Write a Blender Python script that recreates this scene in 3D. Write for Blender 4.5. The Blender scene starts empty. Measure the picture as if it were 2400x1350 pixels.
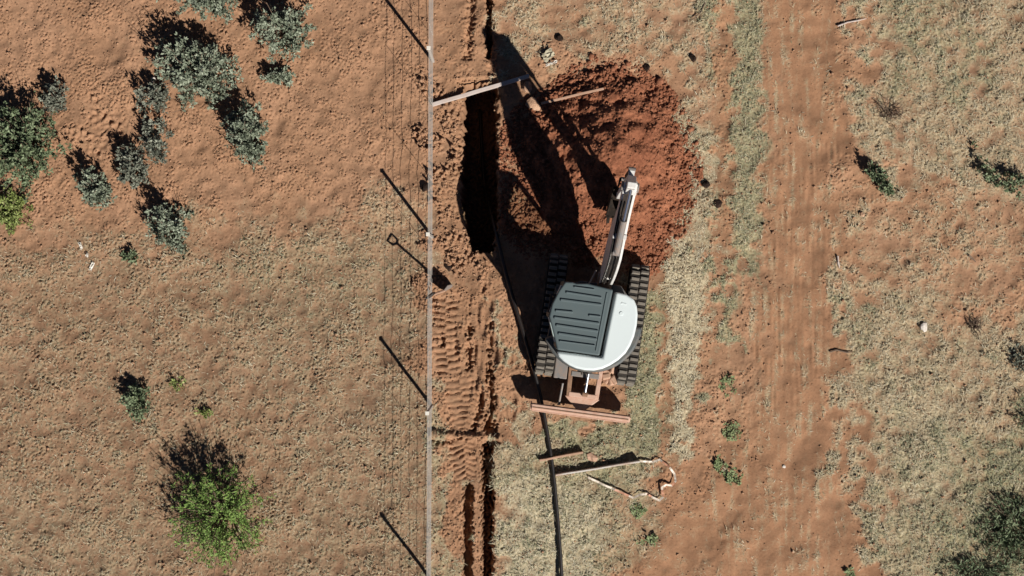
import bpy, math, random
import numpy as np
from mathutils import Matrix, Vector

random.seed(7)
RNG = np.random.default_rng(7)
R = math.radians

# ---------------------------------------------------------------- camera, sky, sun, exposure
scene = bpy.context.scene
CAM_H = 24.0
cam_data = bpy.data.cameras.new('camera')
cam_data.sensor_fit = 'HORIZONTAL'
cam_data.angle = 2 * math.atan(10.0 / CAM_H)
cam_data.clip_start = 0.1
cam_data.clip_end = 3000
cam = bpy.data.objects.new('camera', cam_data)
scene.collection.objects.link(cam)
cam.location = (0, 0, CAM_H)
scene.camera = cam

SUN_EL = 40.0
SH = (-0.605, 0.7962)                       # direction the shadows fall on the ground
world = bpy.data.worlds.new('World')
scene.world = world
world.use_nodes = True
wn = world.node_tree
wn.nodes.clear()
w_out = wn.nodes.new('ShaderNodeOutputWorld')
w_bg = wn.nodes.new('ShaderNodeBackground')
w_sky = wn.nodes.new('ShaderNodeTexSky')
w_sky.sky_type = 'NISHITA'
w_sky.sun_disc = False
w_sky.sun_elevation = R(SUN_EL)
w_sky.sun_rotation = math.atan2(-SH[0], -SH[1])
w_sky.altitude = 1500
w_sky.air_density = 0.3
w_sky.dust_density = 0.0
w_bg.inputs['Strength'].default_value = 0.05
wn.links.new(w_sky.outputs[0], w_bg.inputs['Color'])
wn.links.new(w_bg.outputs[0], w_out.inputs['Surface'])

sun_data = bpy.data.lights.new('sun', 'SUN')
sun_data.energy = 4.8
sun_data.angle = R(0.5)
sun_data.color = (1.0, 0.955, 0.89)
sun = bpy.data.objects.new('sun', sun_data)
scene.collection.objects.link(sun)
ce = math.cos(R(SUN_EL))
sun.rotation_euler = Vector((SH[0] * ce, SH[1] * ce, -math.sin(R(SUN_EL)))).to_track_quat('-Z', 'Y').to_euler()
sun.location = (12, -15, 20)

scene.view_settings.view_transform = 'Standard'
scene.view_settings.look = 'None'
scene.view_settings.exposure = 0.38
scene.cycles.diffuse_bounces = 2
scene.view_settings.gamma = 1.0
scene.view_settings.use_curve_mapping = False

COL = scene.collection

# ---------------------------------------------------------------- plan coordinates
PPM = 120.0                                  # plan units per metre; the site plan has its origin at (1200, 675)
def g(px, py):
    return ((px - 1200.0) / PPM, (675.0 - py) / PPM)
def P(px, py, z=0.0):                        # a point at real height z, read off the aerial survey
    k = (CAM_H - z) / CAM_H
    return Vector(((px - 1200.0) / PPM * k, (675.0 - py) / PPM * k, z))

# ---------------------------------------------------------------- mesh helpers
def mesh_np(name, V, F, mat, parent=None, attrs=None, smooth=False):
    V = np.asarray(V, dtype=np.float32); F = np.asarray(F, dtype=np.int32)
    me = bpy.data.meshes.new(name)
    n, k = F.shape
    me.vertices.add(len(V)); me.vertices.foreach_set('co', V.ravel())
    me.loops.add(n * k); me.loops.foreach_set('vertex_index', F.ravel())
    me.polygons.add(n)
    me.polygons.foreach_set('loop_start', np.arange(0, n * k, k, dtype=np.int32))
    me.polygons.foreach_set('loop_total', np.full(n, k, dtype=np.int32))
    if smooth:
        me.polygons.foreach_set('use_smooth', np.ones(n, dtype=bool))
    for an, arr in (attrs or {}).items():
        arr = np.asarray(arr, dtype=np.float32)
        if arr.ndim == 1:
            a = me.attributes.new(an, 'FLOAT', 'POINT'); a.data.foreach_set('value', arr)
        else:
            a = me.attributes.new(an, 'FLOAT_COLOR', 'POINT'); a.data.foreach_set('color', arr.ravel())
    me.update(calc_edges=True)
    me.materials.append(mat)
    o = bpy.data.objects.new(name, me)
    COL.objects.link(o)
    if parent is not None:
        o.parent = parent
    return o

class MB:
    def __init__(self, M=None):
        self.v = []; self.f = []; self.M = M; self.mi = []
    def add(self, vs, fs, mi=0):
        b = len(self.v)
        for p in vs:
            p = Vector(p)
            self.v.append(self.M @ p if self.M is not None else p)
        for f in fs:
            self.f.append([b + i for i in f]); self.mi.append(mi)
        return self
    def box(self, c, s, rot=None, mi=0):
        vs = []
        for sx in (-.5, .5):
            for sy in (-.5, .5):
                for sz in (-.5, .5):
                    p = Vector((sx * s[0], sy * s[1], sz * s[2]))
                    if rot is not None: p = rot @ p
                    vs.append(p + Vector(c))
        return self.add(vs, [(0, 1, 3, 2), (4, 6, 7, 5), (0, 4, 5, 1), (2, 3, 7, 6), (0, 2, 6, 4), (1, 5, 7, 3)], mi)
    def bar(self, a, b, w, h, up=(0, 0, 1), mi=0):
        a = Vector(a); b = Vector(b); d = (b - a); L = d.length; d.normalize()
        s = d.cross(Vector(up))
        if s.length < 1e-4: s = d.cross(Vector((0, 1, 0)))
        s.normalize(); u = s.cross(d)
        rot = Matrix((s, d, u)).transposed()
        return self.box((a + b) / 2, (w, L, h), rot, mi)
    def tube(self, pts, r, n=8, caps=True, mi=0):
        pts = [Vector(p) for p in pts]
        rr = r if isinstance(r, (list, tuple)) else [r] * len(pts)
        vs = []; fs = []
        ref = None
        for i, p in enumerate(pts):
            d = (pts[min(i + 1, len(pts) - 1)] - pts[max(i - 1, 0)]).normalized()
            if ref is None:
                ref = Vector((0, 0, 1)) if abs(d.z) < .9 else Vector((1, 0, 0))
            s = d.cross(ref).normalized(); u = s.cross(d).normalized(); ref = u
            for k in range(n):
                a = 2 * math.pi * k / n
                vs.append(p + (s * math.cos(a) + u * math.sin(a)) * rr[i])
        for i in range(len(pts) - 1):
            for k in range(n):
                fs.append((i * n + k, i * n + (k + 1) % n, (i + 1) * n + (k + 1) % n, (i + 1) * n + k))
        if caps:
            fs.append(tuple(reversed(range(n)))); fs.append(tuple((len(pts) - 1) * n + k for k in range(n)))
        return self.add(vs, fs, mi)
    def prism(self, poly, lo, hi, to3, mi=0):
        n = len(poly)
        vs = [to3(p[0], p[1], lo) for p in poly] + [to3(p[0], p[1], hi) for p in poly]
        fs = [tuple(range(n)), tuple(reversed(range(n, 2 * n)))]
        fs += [(i, n + i, n + (i + 1) % n, (i + 1) % n) for i in range(n)]
        return self.add(vs, fs, mi)
    def build(self, name, mat, parent=None, bevel=0, seg=2, smooth=False, mats=None):
        me = bpy.data.meshes.new(name)
        me.from_pydata([tuple(p) for p in self.v], [], self.f)
        me.materials.append(mat)
        for m in (mats or []): me.materials.append(m)
        for i, p in enumerate(me.polygons):
            p.material_index = self.mi[i]; p.use_smooth = smooth
        import bmesh
        bm = bmesh.new(); bm.from_mesh(me)
        bmesh.ops.recalc_face_normals(bm, faces=bm.faces)
        bm.to_mesh(me); bm.free()
        o = bpy.data.objects.new(name, me)
        COL.objects.link(o)
        if bevel:
            b = o.modifiers.new('bevel', 'BEVEL'); b.width = bevel; b.segments = seg; b.limit_method = 'ANGLE'; b.angle_limit = R(35)
        if parent is not None: o.parent = parent
        return o

def tag(o, label=None, cat=None, group=None, kind=None):
    if label: o['label'] = label
    if cat: o['category'] = cat
    if group: o['group'] = group
    if kind: o['kind'] = kind
    return o
def empty(name, loc, rz=0.0, label=None, cat=None, group=None):
    e = bpy.data.objects.new(name, None)
    e.empty_display_size = .2
    COL.objects.link(e); e.location = loc; e.rotation_euler = (0, 0, rz)
    return tag(e, label, cat, group)

# ---------------------------------------------------------------- materials
def srgb(r, gg, b):
    f = lambda c: (c / 255 / 12.92) if c / 255 <= .04045 else ((c / 255 + .055) / 1.055) ** 2.4
    return (f(r), f(gg), f(b), 1)

class NT:
    def __init__(self, name):
        self.m = bpy.data.materials.new(name); self.m.use_nodes = True
        self.t = self.m.node_tree; self.t.nodes.clear()
        self.out = self.t.nodes.new('ShaderNodeOutputMaterial')
        self.b = self.t.nodes.new('ShaderNodeBsdfPrincipled')
        self.t.links.new(self.b.outputs[0], self.out.inputs['Surface'])
        tc = self.t.nodes.new('ShaderNodeTexCoord'); self.obj = tc.outputs['Object']
    def n(self, ty, **kw):
        x = self.t.nodes.new(ty)
        for k, v in kw.items(): setattr(x, k, v)
        return x
    def l(self, a, b): self.t.links.new(a, b)
    def noise(self, scale, detail=3, rough=.55, vec=None, stretch=None):
        x = self.n('ShaderNodeTexNoise')
        x.inputs['Scale'].default_value = scale; x.inputs['Detail'].default_value = detail; x.inputs['Roughness'].default_value = rough
        v = vec or self.obj
        if stretch:
            mp = self.n('ShaderNodeMapping'); mp.inputs['Scale'].default_value = stretch
            self.l(v, mp.inputs['Vector']); v = mp.outputs[0]
        self.l(v, x.inputs['Vector'])
        return x.outputs['Fac']
    def ramp(self, fac, stops, interp='LINEAR'):
        x = self.n('ShaderNodeValToRGB'); cr = x.color_ramp; cr.interpolation = interp
        while len(cr.elements) < len(stops): cr.elements.new(.5)
        for e, (p, c) in zip(cr.elements, stops):
            e.position = p; e.color = c if not isinstance(c, (int, float)) else (c, c, c, 1)
        self.l(fac, x.inputs['Fac'])
        return x.outputs['Color']
    def mix(self, fac, a, b, mode='MIX'):
        x = self.n('ShaderNodeMix', data_type='RGBA', blend_type=mode)
        for sock, v in ((x.inputs[0], fac), (x.inputs[6], a), (x.inputs[7], b)):
            if hasattr(v, 'is_output'): self.l(v, sock)
            else: sock.default_value = v
        return x.outputs[2]
    def math(self, op, a, b=0.0, clamp=False):
        x = self.n('ShaderNodeMath', operation=op); x.use_clamp = clamp
        for sock, v in ((x.inputs[0], a), (x.inputs[1], b)):
            if hasattr(v, 'is_output'): self.l(v, sock)
            else: sock.default_value = v
        return x.outputs[0]
    def attr(self, name):
        x = self.n('ShaderNodeAttribute'); x.attribute_name = name
        return x
    def bump(self, h, dist, strength=1.0):
        x = self.n('ShaderNodeBump'); x.inputs['Strength'].default_value = strength; x.inputs['Distance'].default_value = dist
        self.l(h, x.inputs['Height']); self.l(x.outputs[0], self.b.inputs['Normal'])
    def col(self, c):
        if hasattr(c, 'is_output'): self.l(c, self.b.inputs['Base Color'])
        else: self.b.inputs['Base Color'].default_value = c
    def set(self, rough=.6, metal=0.0, spec=.5):
        self.b.inputs['Roughness'].default_value = rough; self.b.inputs['Metallic'].default_value = metal
        self.b.inputs['Specular IOR Level'].default_value = spec
        return self.m

def dusty(name, c, rough=.5, metal=0.0, dust=(.33, .2, .12, 1), amount=.35, scale=5, spec=.5, grain=60):
    t = NT(name)
    n1 = t.noise(scale, 5, .65)
    n2 = t.noise(grain, 2, .6)
    f = t.math('MULTIPLY', t.ramp(n1, [(.38, 0.0), (.72, 1.0)]), amount)
    f = t.math('ADD', f, t.math('MULTIPLY', t.ramp(n2, [(.5, 0.0), (.75, 1.0)]), amount * .5), True)
    t.col(t.mix(f, c, dust))
    t.bump(n2, .004, .3)
    return t.set(rough, metal, spec)

M = {}
M['white'] = dusty('white_paint', (.60, .66, .66, 1), .45, amount=.05, dust=(.45, .42, .38, 1), scale=3)
M['boom_white'] = dusty('boom_paint', (.68, .67, .64, 1), .45, amount=.3, dust=(.30, .22, .17, 1), scale=9)
M['roof'] = dusty('cab_roof_paint', (.073, .101, .106, 1), .6, amount=.10, dust=(.16, .15, .13, 1), scale=4)
M['dark_panel'] = dusty('dark_panel_paint', (.058, .07, .072, 1), .55, amount=.2, scale=6)
M['black'] = dusty('black_steel', (.012, .012, .012, 1), .5, amount=.12, scale=6)
M['rubber'] = dusty('track_rubber', (.018, .017, .016, 1), .85, amount=.25, dust=(.12, .09, .065, 1), scale=8, spec=.2)
M['lug'] = dusty('track_lug_rubber', (.15, .135, .115, 1), .9, amount=.8, dust=(.26, .22, .17, 1), scale=12, spec=.2)
M['orange'] = dusty('dusty_orange_steel', (.47, .27, .19, 1), .7, amount=.8, dust=(.55, .39, .30, 1), scale=9)
M['rust'] = dusty('muddy_steel', (.20, .105, .06, 1), .8, amount=.7, scale=10)
M['bucket'] = dusty('bucket_steel', (.012, .011, .010, 1), .85, amount=.12, scale=6, spec=.15)
M['grey_steel'] = dusty('grey_steel', (.17, .165, .16, 1), .55, amount=.5, scale=10)
M['chrome'] = dusty('rod_chrome', (.42, .45, .5, 1), .28, 1.0, amount=.1)
M['galv'] = dusty('galvanised_steel', (.44, .41, .37, 1), .55, 0.0, amount=.2, dust=(.33, .24, .17, 1), scale=2)
M['pipe'] = dusty('black_polythene', (.010, .009, .009, 1), .42, amount=.18, dust=(.10, .06, .04, 1), scale=5)
M['seat'] = dusty('seat_vinyl', (.02, .02, .022, 1), .7, amount=.1)
M['beam'] = dusty('weathered_beam', (.52, .45, .41, 1), .8, amount=.5, dust=(.42, .29, .21, 1), scale=7)
M['pale_beam'] = dusty('pale_beam', (.58, .55, .50, 1), .8, amount=.8, dust=(.40, .24, .16, 1), scale=3)
M['plank'] = dusty('raw_plank', (.47, .29, .20, 1), .85, amount=.6, dust=(.33, .2, .12, 1), scale=8)
M['tape_white'] = dusty('tape_white', (.66, .58, .48, 1), .5, amount=.4, scale=20)
M['tape_red'] = dusty('tape_red', (.50, .24, .15, 1), .5, amount=.4, scale=20)
M['paper'] = dusty('scrap_white', (.70, .67, .60, 1), .7, amount=.35, dust=(.38, .30, .2, 1), scale=25)
M['pale_scrap'] = dusty('scrap_pale', (.44, .40, .29, 1), .7, amount=.6, dust=(.30, .25, .15, 1), scale=25)
M['pale_rock'] = dusty('pale_rock', (.62, .58, .52, 1), .85, amount=.4, scale=20)

t = NT('cab_glass')
gl = t.n('ShaderNodeBsdfGlossy'); gl.inputs['Roughness'].default_value = .03; gl.inputs['Color'].default_value = (.8, .85, .85, 1)
tr = t.n('ShaderNodeBsdfTransparent'); tr.inputs['Color'].default_value = (.94, .97, .96, 1)
mx = t.n('ShaderNodeMixShader'); mx.inputs[0].default_value = .05
t.l(tr.outputs[0], mx.inputs[1]); t.l(gl.outputs[0], mx.inputs[2]); t.l(mx.outputs[0], t.out.inputs['Surface'])
M['glass'] = t.m

# --- the soil, with dry litter, grass and tone from the masks; tone also paints the trench shade
t = NT('red_soil_ground')
a = t.attr('mask'); sep = t.n('ShaderNodeSeparateColor'); t.l(a.outputs['Color'], sep.inputs[0])
mg, mgr, mred = sep.outputs[0], sep.outputs[1], sep.outputs[2]
tone = t.attr('tone').outputs['Fac']; straw = a.outputs['Alpha']
nb = t.noise(.9, 4, .6); nm = t.noise(7, 4, .65); nf = t.noise(28, 4, .7); nff = t.noise(75, 2, .6)
soil = t.mix(t.ramp(nb, [(.35, 0.0), (.65, 1.0)]), (.368, .205, .118, 1), (.425, .243, .146, 1))
soil = t.mix(t.ramp(nm, [(.42, 0.0), (.72, .55)]), soil, (.285, .155, .088, 1))
red = t.mix(t.ramp(nm, [(.35, 0.0), (.7, 1.0)]), (.345, .182, .100, 1), (.300, .156, .086, 1))
soil = t.mix(mred, soil, red)
grain = t.ramp(nf, [(.34, .0), (.47, .8), (.62, 1.0)])
soil = t.mix(t.math('MULTIPLY', t.math('SUBTRACT', 1.0, grain), .5), soil, (.17, .092, .050, 1))
lit = t.mix(t.ramp(nf, [(.35, 0.0), (.68, 1.0)]), (.270, .205, .122, 1), (.485, .420, .280, 1))
litg = t.mix(t.ramp(nf, [(.35, 0.0), (.68, 1.0)]), (.195, .182, .098, 1), (.400, .385, .240, 1))
lit = t.mix(mgr, lit, litg)
cov = t.math('ADD', mg, t.math('MULTIPLY', t.math('SUBTRACT', nff, .5), 1.3))
cov = t.math('ADD', cov, t.math('MULTIPLY', t.math('SUBTRACT', nm, .5), 1.0))
covr = t.ramp(cov, [(.12, 0.0), (.88, 1.0)])
c = t.mix(t.math('MULTIPLY', covr, .92), soil, lit)
c = t.mix(t.math('MULTIPLY', t.ramp(t.math('ADD', straw, t.math('SUBTRACT', nf, .5)), [(.25, 0.0), (.85, 1.0)]), .85), c, t.mix(t.ramp(nf, [(.35, 0.0), (.68, 1.0)]), (.36, .29, .18, 1), (.60, .53, .37, 1)))
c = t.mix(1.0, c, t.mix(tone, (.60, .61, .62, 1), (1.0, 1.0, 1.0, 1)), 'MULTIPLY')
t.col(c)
t.bump(t.math('ADD', nf, t.math('MULTIPLY', nff, .6)), .016, .38)
M['ground'] = t.set(.95, 0, .1)

def soil_mat(name, ca, cb, scale=14):
    t = NT(name)
    n1 = t.noise(2.2, 4, .6); n2 = t.noise(scale, 4, .7); n3 = t.noise(60, 2, .6)
    c = t.mix(t.ramp(n1, [(.35, 0.0), (.65, 1.0)]), ca, cb)
    c = t.mix(t.ramp(n2, [(.40, .6), (.60, 0.0)]), c, (ca[0] * .5, ca[1] * .48, ca[2] * .48, 1))
    t.col(c); t.bump(t.math('ADD', n2, t.math('MULTIPLY', n3, .5)), .03, .6)
    return t.set(.95, 0, .1)
M['heap'] = soil_mat('fresh_red_soil', (.215, .082, .044, 1), (.335, .138, .074, 1))
M['heap_clod'] = soil_mat('fresh_soil_clod', (.27, .112, .062, 1), (.35, .152, .086, 1))
M['crumb'] = soil_mat('soil_crumb', (.37, .215, .13, 1), (.46, .275, .17, 1))
M['dark_clod'] = soil_mat('dark_clod', (.022, .014, .011, 1), (.05, .03, .022, 1))
M['tan_clod'] = soil_mat('tan_clod', (.45, .27, .17, 1), (.55, .36, .24, 1))

def leaf_mat(name, stops, rough=.6):
    t = NT(name)
    a = t.attr('tint').outputs['Fac']
    t.col(t.ramp(a, stops))
    m = t.set(rough, 0, .25)
    return m
M['dry_grass'] = leaf_mat('dry_grass_blades', [(0, (.24, .17, .10, 1)), (.4, (.40, .335, .22, 1)), (.75, (.49, .43, .305, 1)), (1, (.58, .53, .40, 1))], .8)
M['green_grass'] = leaf_mat('grey_green_grass', [(0, (.11, .11, .06, 1)), (.5, (.23, .23, .14, 1)), (1, (.42, .40, .27, 1))], .8)
M['litter'] = leaf_mat('dark_leaf_litter', [(0, (.07, .04, .022, 1)), (.6, (.17, .10, .06, 1)), (1, (.34, .24, .15, 1))], .9)
M['stem'] = dusty('shrub_stem', (.12, .085, .06, 1), .9, amount=.4, scale=20)
M['leaf_grey'] = leaf_mat('grey_green_leaf', [(0, (.10, .12, .08, 1)), (.5, (.205, .235, .165, 1)), (1, (.33, .36, .27, 1))])
M['leaf_sparse'] = leaf_mat('dull_grey_leaf', [(0, (.08, .085, .065, 1)), (.5, (.155, .165, .125, 1)), (1, (.26, .27, .21, 1))])
M['leaf_green'] = leaf_mat('bright_green_leaf', [(0, (.09, .15, .03, 1)), (.5, (.17, .27, .065, 1)), (1, (.28, .39, .11, 1))])
M['leaf_mid'] = leaf_mat('mid_green_leaf', [(0, (.06, .085, .04, 1)), (.5, (.125, .16, .085, 1)), (1, (.23, .28, .16, 1))])
M['leaf_lime'] = leaf_mat('yellow_green_leaf', [(0, (.11, .14, .03, 1)), (.5, (.22, .27, .08, 1)), (1, (.36, .40, .15, 1))])
M['leaf_weed'] = leaf_mat('weed_leaf', [(0, (.15, .19, .08, 1)), (.5, (.19, .235, .105, 1)), (1, (.235, .275, .13, 1))])
M['twig'] = leaf_mat('dry_twig', [(0, (.06, .04, .03, 1)), (1, (.17, .12, .09, 1))], .9)

# ---------------------------------------------------------------- ground sheet (height field with trench, ruts, tracks)
STEP = 0.022
NX, NY = 1056, 660
xs_i = (np.arange(NX) - (NX - 1) / 2) * STEP
ys_i = (np.arange(NY) - (NY - 1) / 2) * STEP
X, Y = np.meshgrid(xs_i, ys_i)               # rows = y
PXg = 1200 + PPM * X; PYg = 675 - PPM * Y

def fnoise(lo, hi, seed, aniso=(1, 1), shape=None):
    """band-limited noise with wavelengths lo..hi metres, unit deviation"""
    ny, nx = shape or X.shape
    r = np.random.default_rng(seed).standard_normal((ny, nx))
    fy = np.fft.fftfreq(ny, STEP)[:, None] * aniso[1]; fx = np.fft.rfftfreq(nx, STEP)[None, :] * aniso[0]
    f = np.sqrt(fx * fx + fy * fy) + 1e-9
    lf = np.log(f); c = (math.log(1 / lo) + math.log(1 / hi)) / 2; w = max((math.log(1 / lo) - math.log(1 / hi)) / 2, .15)
    out = np.fft.irfft2(np.fft.rfft2(r) * np.exp(-((lf - c) / w) ** 2) / f ** .3, s=(ny, nx))
    return out / out.std()
def sst(e0, e1, v):
    q = np.clip((v - e0) / (e1 - e0), 0, 1); return q * q * (3 - 2 * q)

n_big = fnoise(.8, 2.5, 1); n_mid = fnoise(.2, .5, 2); n_sm = fnoise(.07, .14, 3); n_fi = fnoise(.045, .08, 4); n_fj = fnoise(.05, .10, 5)
n_pat = fnoise(.35, 1.1, 6)
wx = PXg + 24 * n_big + 16 * n_pat + 8 * n_mid + 3 * n_sm
wy = PYg + 24 * np.roll(n_big, 300, 1) + 16 * np.roll(n_pat, 300, 1) + 8 * np.roll(n_mid, 300, 1)

def sdist(poly, px, py):
    """signed distance to a polygon in plan units, positive inside"""
    d = np.full(px.shape, 1e9); ins = np.zeros(px.shape, bool)
    n = len(poly)
    for i in range(n):
        x0, y0 = poly[i]; x1, y1 = poly[(i + 1) % n]
        ex, ey = x1 - x0, y1 - y0
        tt = np.clip(((px - x0) * ex + (py - y0) * ey) / (ex * ex + ey * ey + 1e-9), 0, 1)
        d = np.minimum(d, np.hypot(px - x0 - tt * ex, py - y0 - tt * ey))
        cond = ((y0 > py) != (y1 > py)) & (px < (x1 - x0) * (py - y0) / (y1 - y0 + 1e-12) + x0)
        ins ^= cond
    return np.where(ins, d, -d)
def area(poly, soft, warp=True):
    return sst(-soft, soft, sdist(poly, wx if warp else PXg, wy if warp else PYg))

# cover masks: dry litter / grass, greenness, bare red soil
G = np.zeros_like(X); GR = np.zeros_like(X); RED = np.zeros_like(X)
def put(A, poly, v, soft=25):
    m = area(poly, soft); A[:] = A * (1 - m) + v * m
L0, L1, T0, T1 = -400, 2800, -300, 1650
put(G, [(L0, 540), (1005, 540), (1005, T1), (L0, T1)], .40, 60)
put(G, [(560, 520), (1000, 470), (1005, 760), (650, 930), (480, 700)], .50, 60)
put(G, [(L0, 1150), (330, 1180), (420, T1), (L0, T1)], .52, 60)
put(G, [(700, 950), (1005, 880), (1005, T1), (650, T1)], .50, 60)
put(G, [(1170, T0), (1700, T0), (1700, 180), (1500, 130), (1290, 140), (1170, 180)], .42, 30)
put(G, [(1560, 60), (1700, 20), (1720, 420), (1660, 420), (1600, 240)], .45, 25)
put(G, [(1700, T0), (1790, T0), (1790, 560), (1760, 620), (1690, 500)], .72, 18); put(GR, [(1690, T0), (1790, T0), (1780, 600), (1690, 520)], .75, 22)
put(G, [(1640, 300), (1690, 320), (1690, 500), (1640, 560), (1625, 900), (1615, 1060), (1580, 1080), (1570, 800), (1540, 640), (1600, 540)], .98, 16)
put(G, [(1480, 700), (1550, 640), (1550, 1050), (1500, 1080), (1440, 1010), (1480, 900)], .78, 18); put(GR, [(1480, 700), (1550, 690), (1550, 1050), (1490, 1110), (1300, 1110), (1310, 1000), (1440, 1000)], 1.0, 22)
put(G, [(1170, 1060), (1300, 990), (1530, 1030), (1560, 1130), (1470, 1200), (1430, 1290), (1400, T1), (1168, T1)], .92, 16); put(GR, [(1165, 1080), (1540, 1080), (1420, T1), (1168, T1)], .42, 40)
put(G, [(1420, 1170), (1520, 1150), (1560, 1250), (1500, 1330), (1420, 1330)], .50, 30)
put(G, [(1165, 690), (1205, 700), (1225, 850), (1180, 900), (1245, 1000), (1240, 1060), (1165, 1060), (1190, 960)], .70, 12)
put(G, [(1960, T0), (L1, T0), (L1, 480), (2240, 470), (2010, 380), (2040, 180)], .66, 30); put(GR, [(2060, T0), (2240, T0), (2200, 170), (2080, 230)], .65, 30)
put(GR, [(2220, 90), (2350, 100), (2330, 210), (2230, 200)], .65, 22)
put(G, [(1960, 480), (L1, 480), (L1, 700), (2150, 700), (1980, 650)], .30, 40)
put(G, [(1960, 690), (2120, 640), (2230, 740), (L1, 800), (L1, T1), (2060, T1), (2050, 1230), (2000, 1100), (1960, 900)], .70, 40)
put(G, [(2080, 900), (2300, 960), (2230, 1200), (2120, T1), (2060, T1), (2060, 1150)], .88, 40); put(GR, [(1980, 700), (2080, 720), (2060, 830), (1980, 830)], .5, 25)
put(GR, [(2060, 950), (2300, 1000), (2160, T1), (2060, T1)], .42, 50)
put(GR, [(2260, 1060), (L1, 800), (L1, T1), (2140, T1)], .95, 60); put(G, [(2260, 1060), (L1, 860), (L1, T1), (2140, T1)], .85, 50)
put(GR, [(1668, 560), (1712, 565), (1740, 850), (1690, 850)], 1.0, 16); put(G, [(1668, 560), (1712, 565), (1740, 850), (1690, 850)], .80, 16)
put(GR, [(560, 560), (760, 540), (940, 680), (760, 800), (560, 720)], .25, 60)
put(GR, [(1000, 930), (1045, 930), (1045, T1), (1000, T1)], .5, 20)
# bare track, disturbed soil
put(RED, [(1800, T0), (1990, T0), (1990, 360), (1970, 700), (1960, 950), (2040, 1250), (2060, T1), (1400, T1), (1500, 1180), (1620, 1080), (1790, 1000), (1800, 500)], .75, 30)
put(RED, [(1630, 620), (1700, 560), (1720, 200), (1690, T0), (1630, T0), (1690, 300)], .6, 16)
put(G, [(1810, T0), (1950, T0), (1960, 300), (1960, 700), (1940, 950), (2020, 1250), (2020, T1), (1480, T1), (1560, 1200), (1780, 1060), (1820, 500)], .20, 34)
put(RED, [(1015, T0), (1165, T0), (1170, 700), (1200, 900), (1165, 1050), (1160, T1), (1050, T1), (1020, 700)], .40, 14)
put(G, [(1015, T0), (1170, T0), (1170, 700), (1190, 900), (1165, 1050), (1160, T1), (1050, T1), (1015, 690)], .06, 10)
put(G, [(1015, 900), (1060, 910), (1060, T1), (1010, T1)], .66, 12)
broken = sst(1165, 1175, PXg) * sst(.03, .2, G) + .45 * sst(1000, 990, PXg) * sst(.1, .3, G) + sst(1640, 1700, PXg) * .25
G = G * (1 - .10 * sst(1000, 990, PXg)); GR = np.clip(GR + .14 * sst(1000, 990, PXg) * sst(480, 640, PYg), 0, 1)
G = np.clip(G + np.clip(broken, 0, 1) * (.12 * n_pat + .09 * n_mid + .07 * n_big), 0, 1)
streak = fnoise(.09, .35, 17, aniso=(1, 9))
G = G * (1 - .5 * area([(1800, T0), (1960, T0), (1960, 300), (1960, 950), (2020, 1250), (2020, T1), (1480, T1), (1580, 1220), (1780, 1080), (1810, 500)], 40))
G = np.clip(G + .15 * streak * sst(1630, 1680, PXg) * sst(2030, 1960, PXg), 0, 1)
GR = np.clip(GR + .14 * np.roll(n_pat, 200, 0) * (PXg > 1165), 0, 1)

def stripe(poly, soft):
    return sst(-soft, soft, sdist(poly, PXg + 7 * n_pat + 5 * n_mid + 3 * n_sm, PYg + 10 * n_pat))
def lay(A, m, v): A[:] = A * (1 - m) + v * m
m_ = stripe([(1556, 610), (1600, 560), (1655, 640), (1650, 760), (1622, 900), (1618, 1070), (1582, 1085), (1574, 880), (1560, 740)], 14); lay(G, m_, .95); lay(GR, m_, .05); lay(RED, m_, 0); STRAW = .9 * m_
m_ = stripe([(1645, 300), (1680, 330), (1670, 470), (1640, 560), (1590, 590), (1630, 460)], 16); lay(G, m_, .8); STRAW = np.maximum(STRAW, .5 * m_)
STRAW = np.maximum(STRAW, .75 * stripe([(1168, 1120), (1300, 1110), (1420, 1180), (1380, 1700), (1168, 1700)], 40))
STRAW = np.maximum(STRAW, .45 * stripe([(2060, 860), (2240, 900), (2250, 1180), (2120, 1260), (2080, 1080)], 60))
m_ = stripe([(1498, 700), (1548, 680), (1548, 1050), (1490, 1100), (1490, 900)], 14); lay(G, m_, .92); lay(GR, m_, 1.0)
m_ = stripe([(1722, -300), (1782, -300), (1780, 560), (1760, 660), (1728, 560)], 12); lay(G, m_, .85); lay(GR, m_, .85)
m_ = stripe([(1680, -300), (1716, -300), (1718, 540), (1690, 560), (1672, 380)], 10); lay(G, m_, .15); lay(RED, m_, .8)
m_ = stripe([(1545, 720), (1562, 700), (1570, 1090), (1545, 1090)], 8); lay(G, m_, .2); lay(RED, m_, .7)
ROAD = area([(1800, T0), (1960, T0), (1960, 300), (1960, 950), (2020, 1250), (2020, T1), (1450, T1), (1560, 1200), (1770, 1060), (1810, 500)], 35)
DIST = area([(1015, 200), (1180, 190), (1180, 640), (1230, 850), (1180, 1010), (1165, T1), (1060, T1), (1015, 680)], 10)
LEFT = sst(1010, 990, PXg)
TL = area([(L0, T0), (1005, T0), (1005, 520), (560, 560), (L0, 560)], 60)

# height field
Z = .018 * n_big + .0075 * n_mid * (1 - .5 * ROAD)
patchy = .22 + 1.05 * sst(-.9, 1.7, n_big * .5 + n_pat * .7 + n_mid * .4)
rough_amp = (.0078 - .0016 * LEFT + .004 * G + .0022 * LEFT * sst(430, 640, PYg)) * patchy
rough_amp = rough_amp * (1 - .8 * ROAD) * (1 + .5 * DIST)
Z += rough_amp * (.85 * n_sm + .5 * n_fi)
pit = sst(1.15, 2.0, n_fj + .45 * n_mid + .25 * n_big)                       # small scuffs and holes
Z -= .034 * pit * (1 - .75 * ROAD) * (.5 + .5 * LEFT + .3 * G + .15 * LEFT * sst(430, 640, PYg))
Z -= .018 * sst(1.3, 2.1, n_sm + .3 * n_big) * (1 - .7 * ROAD)
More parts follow.
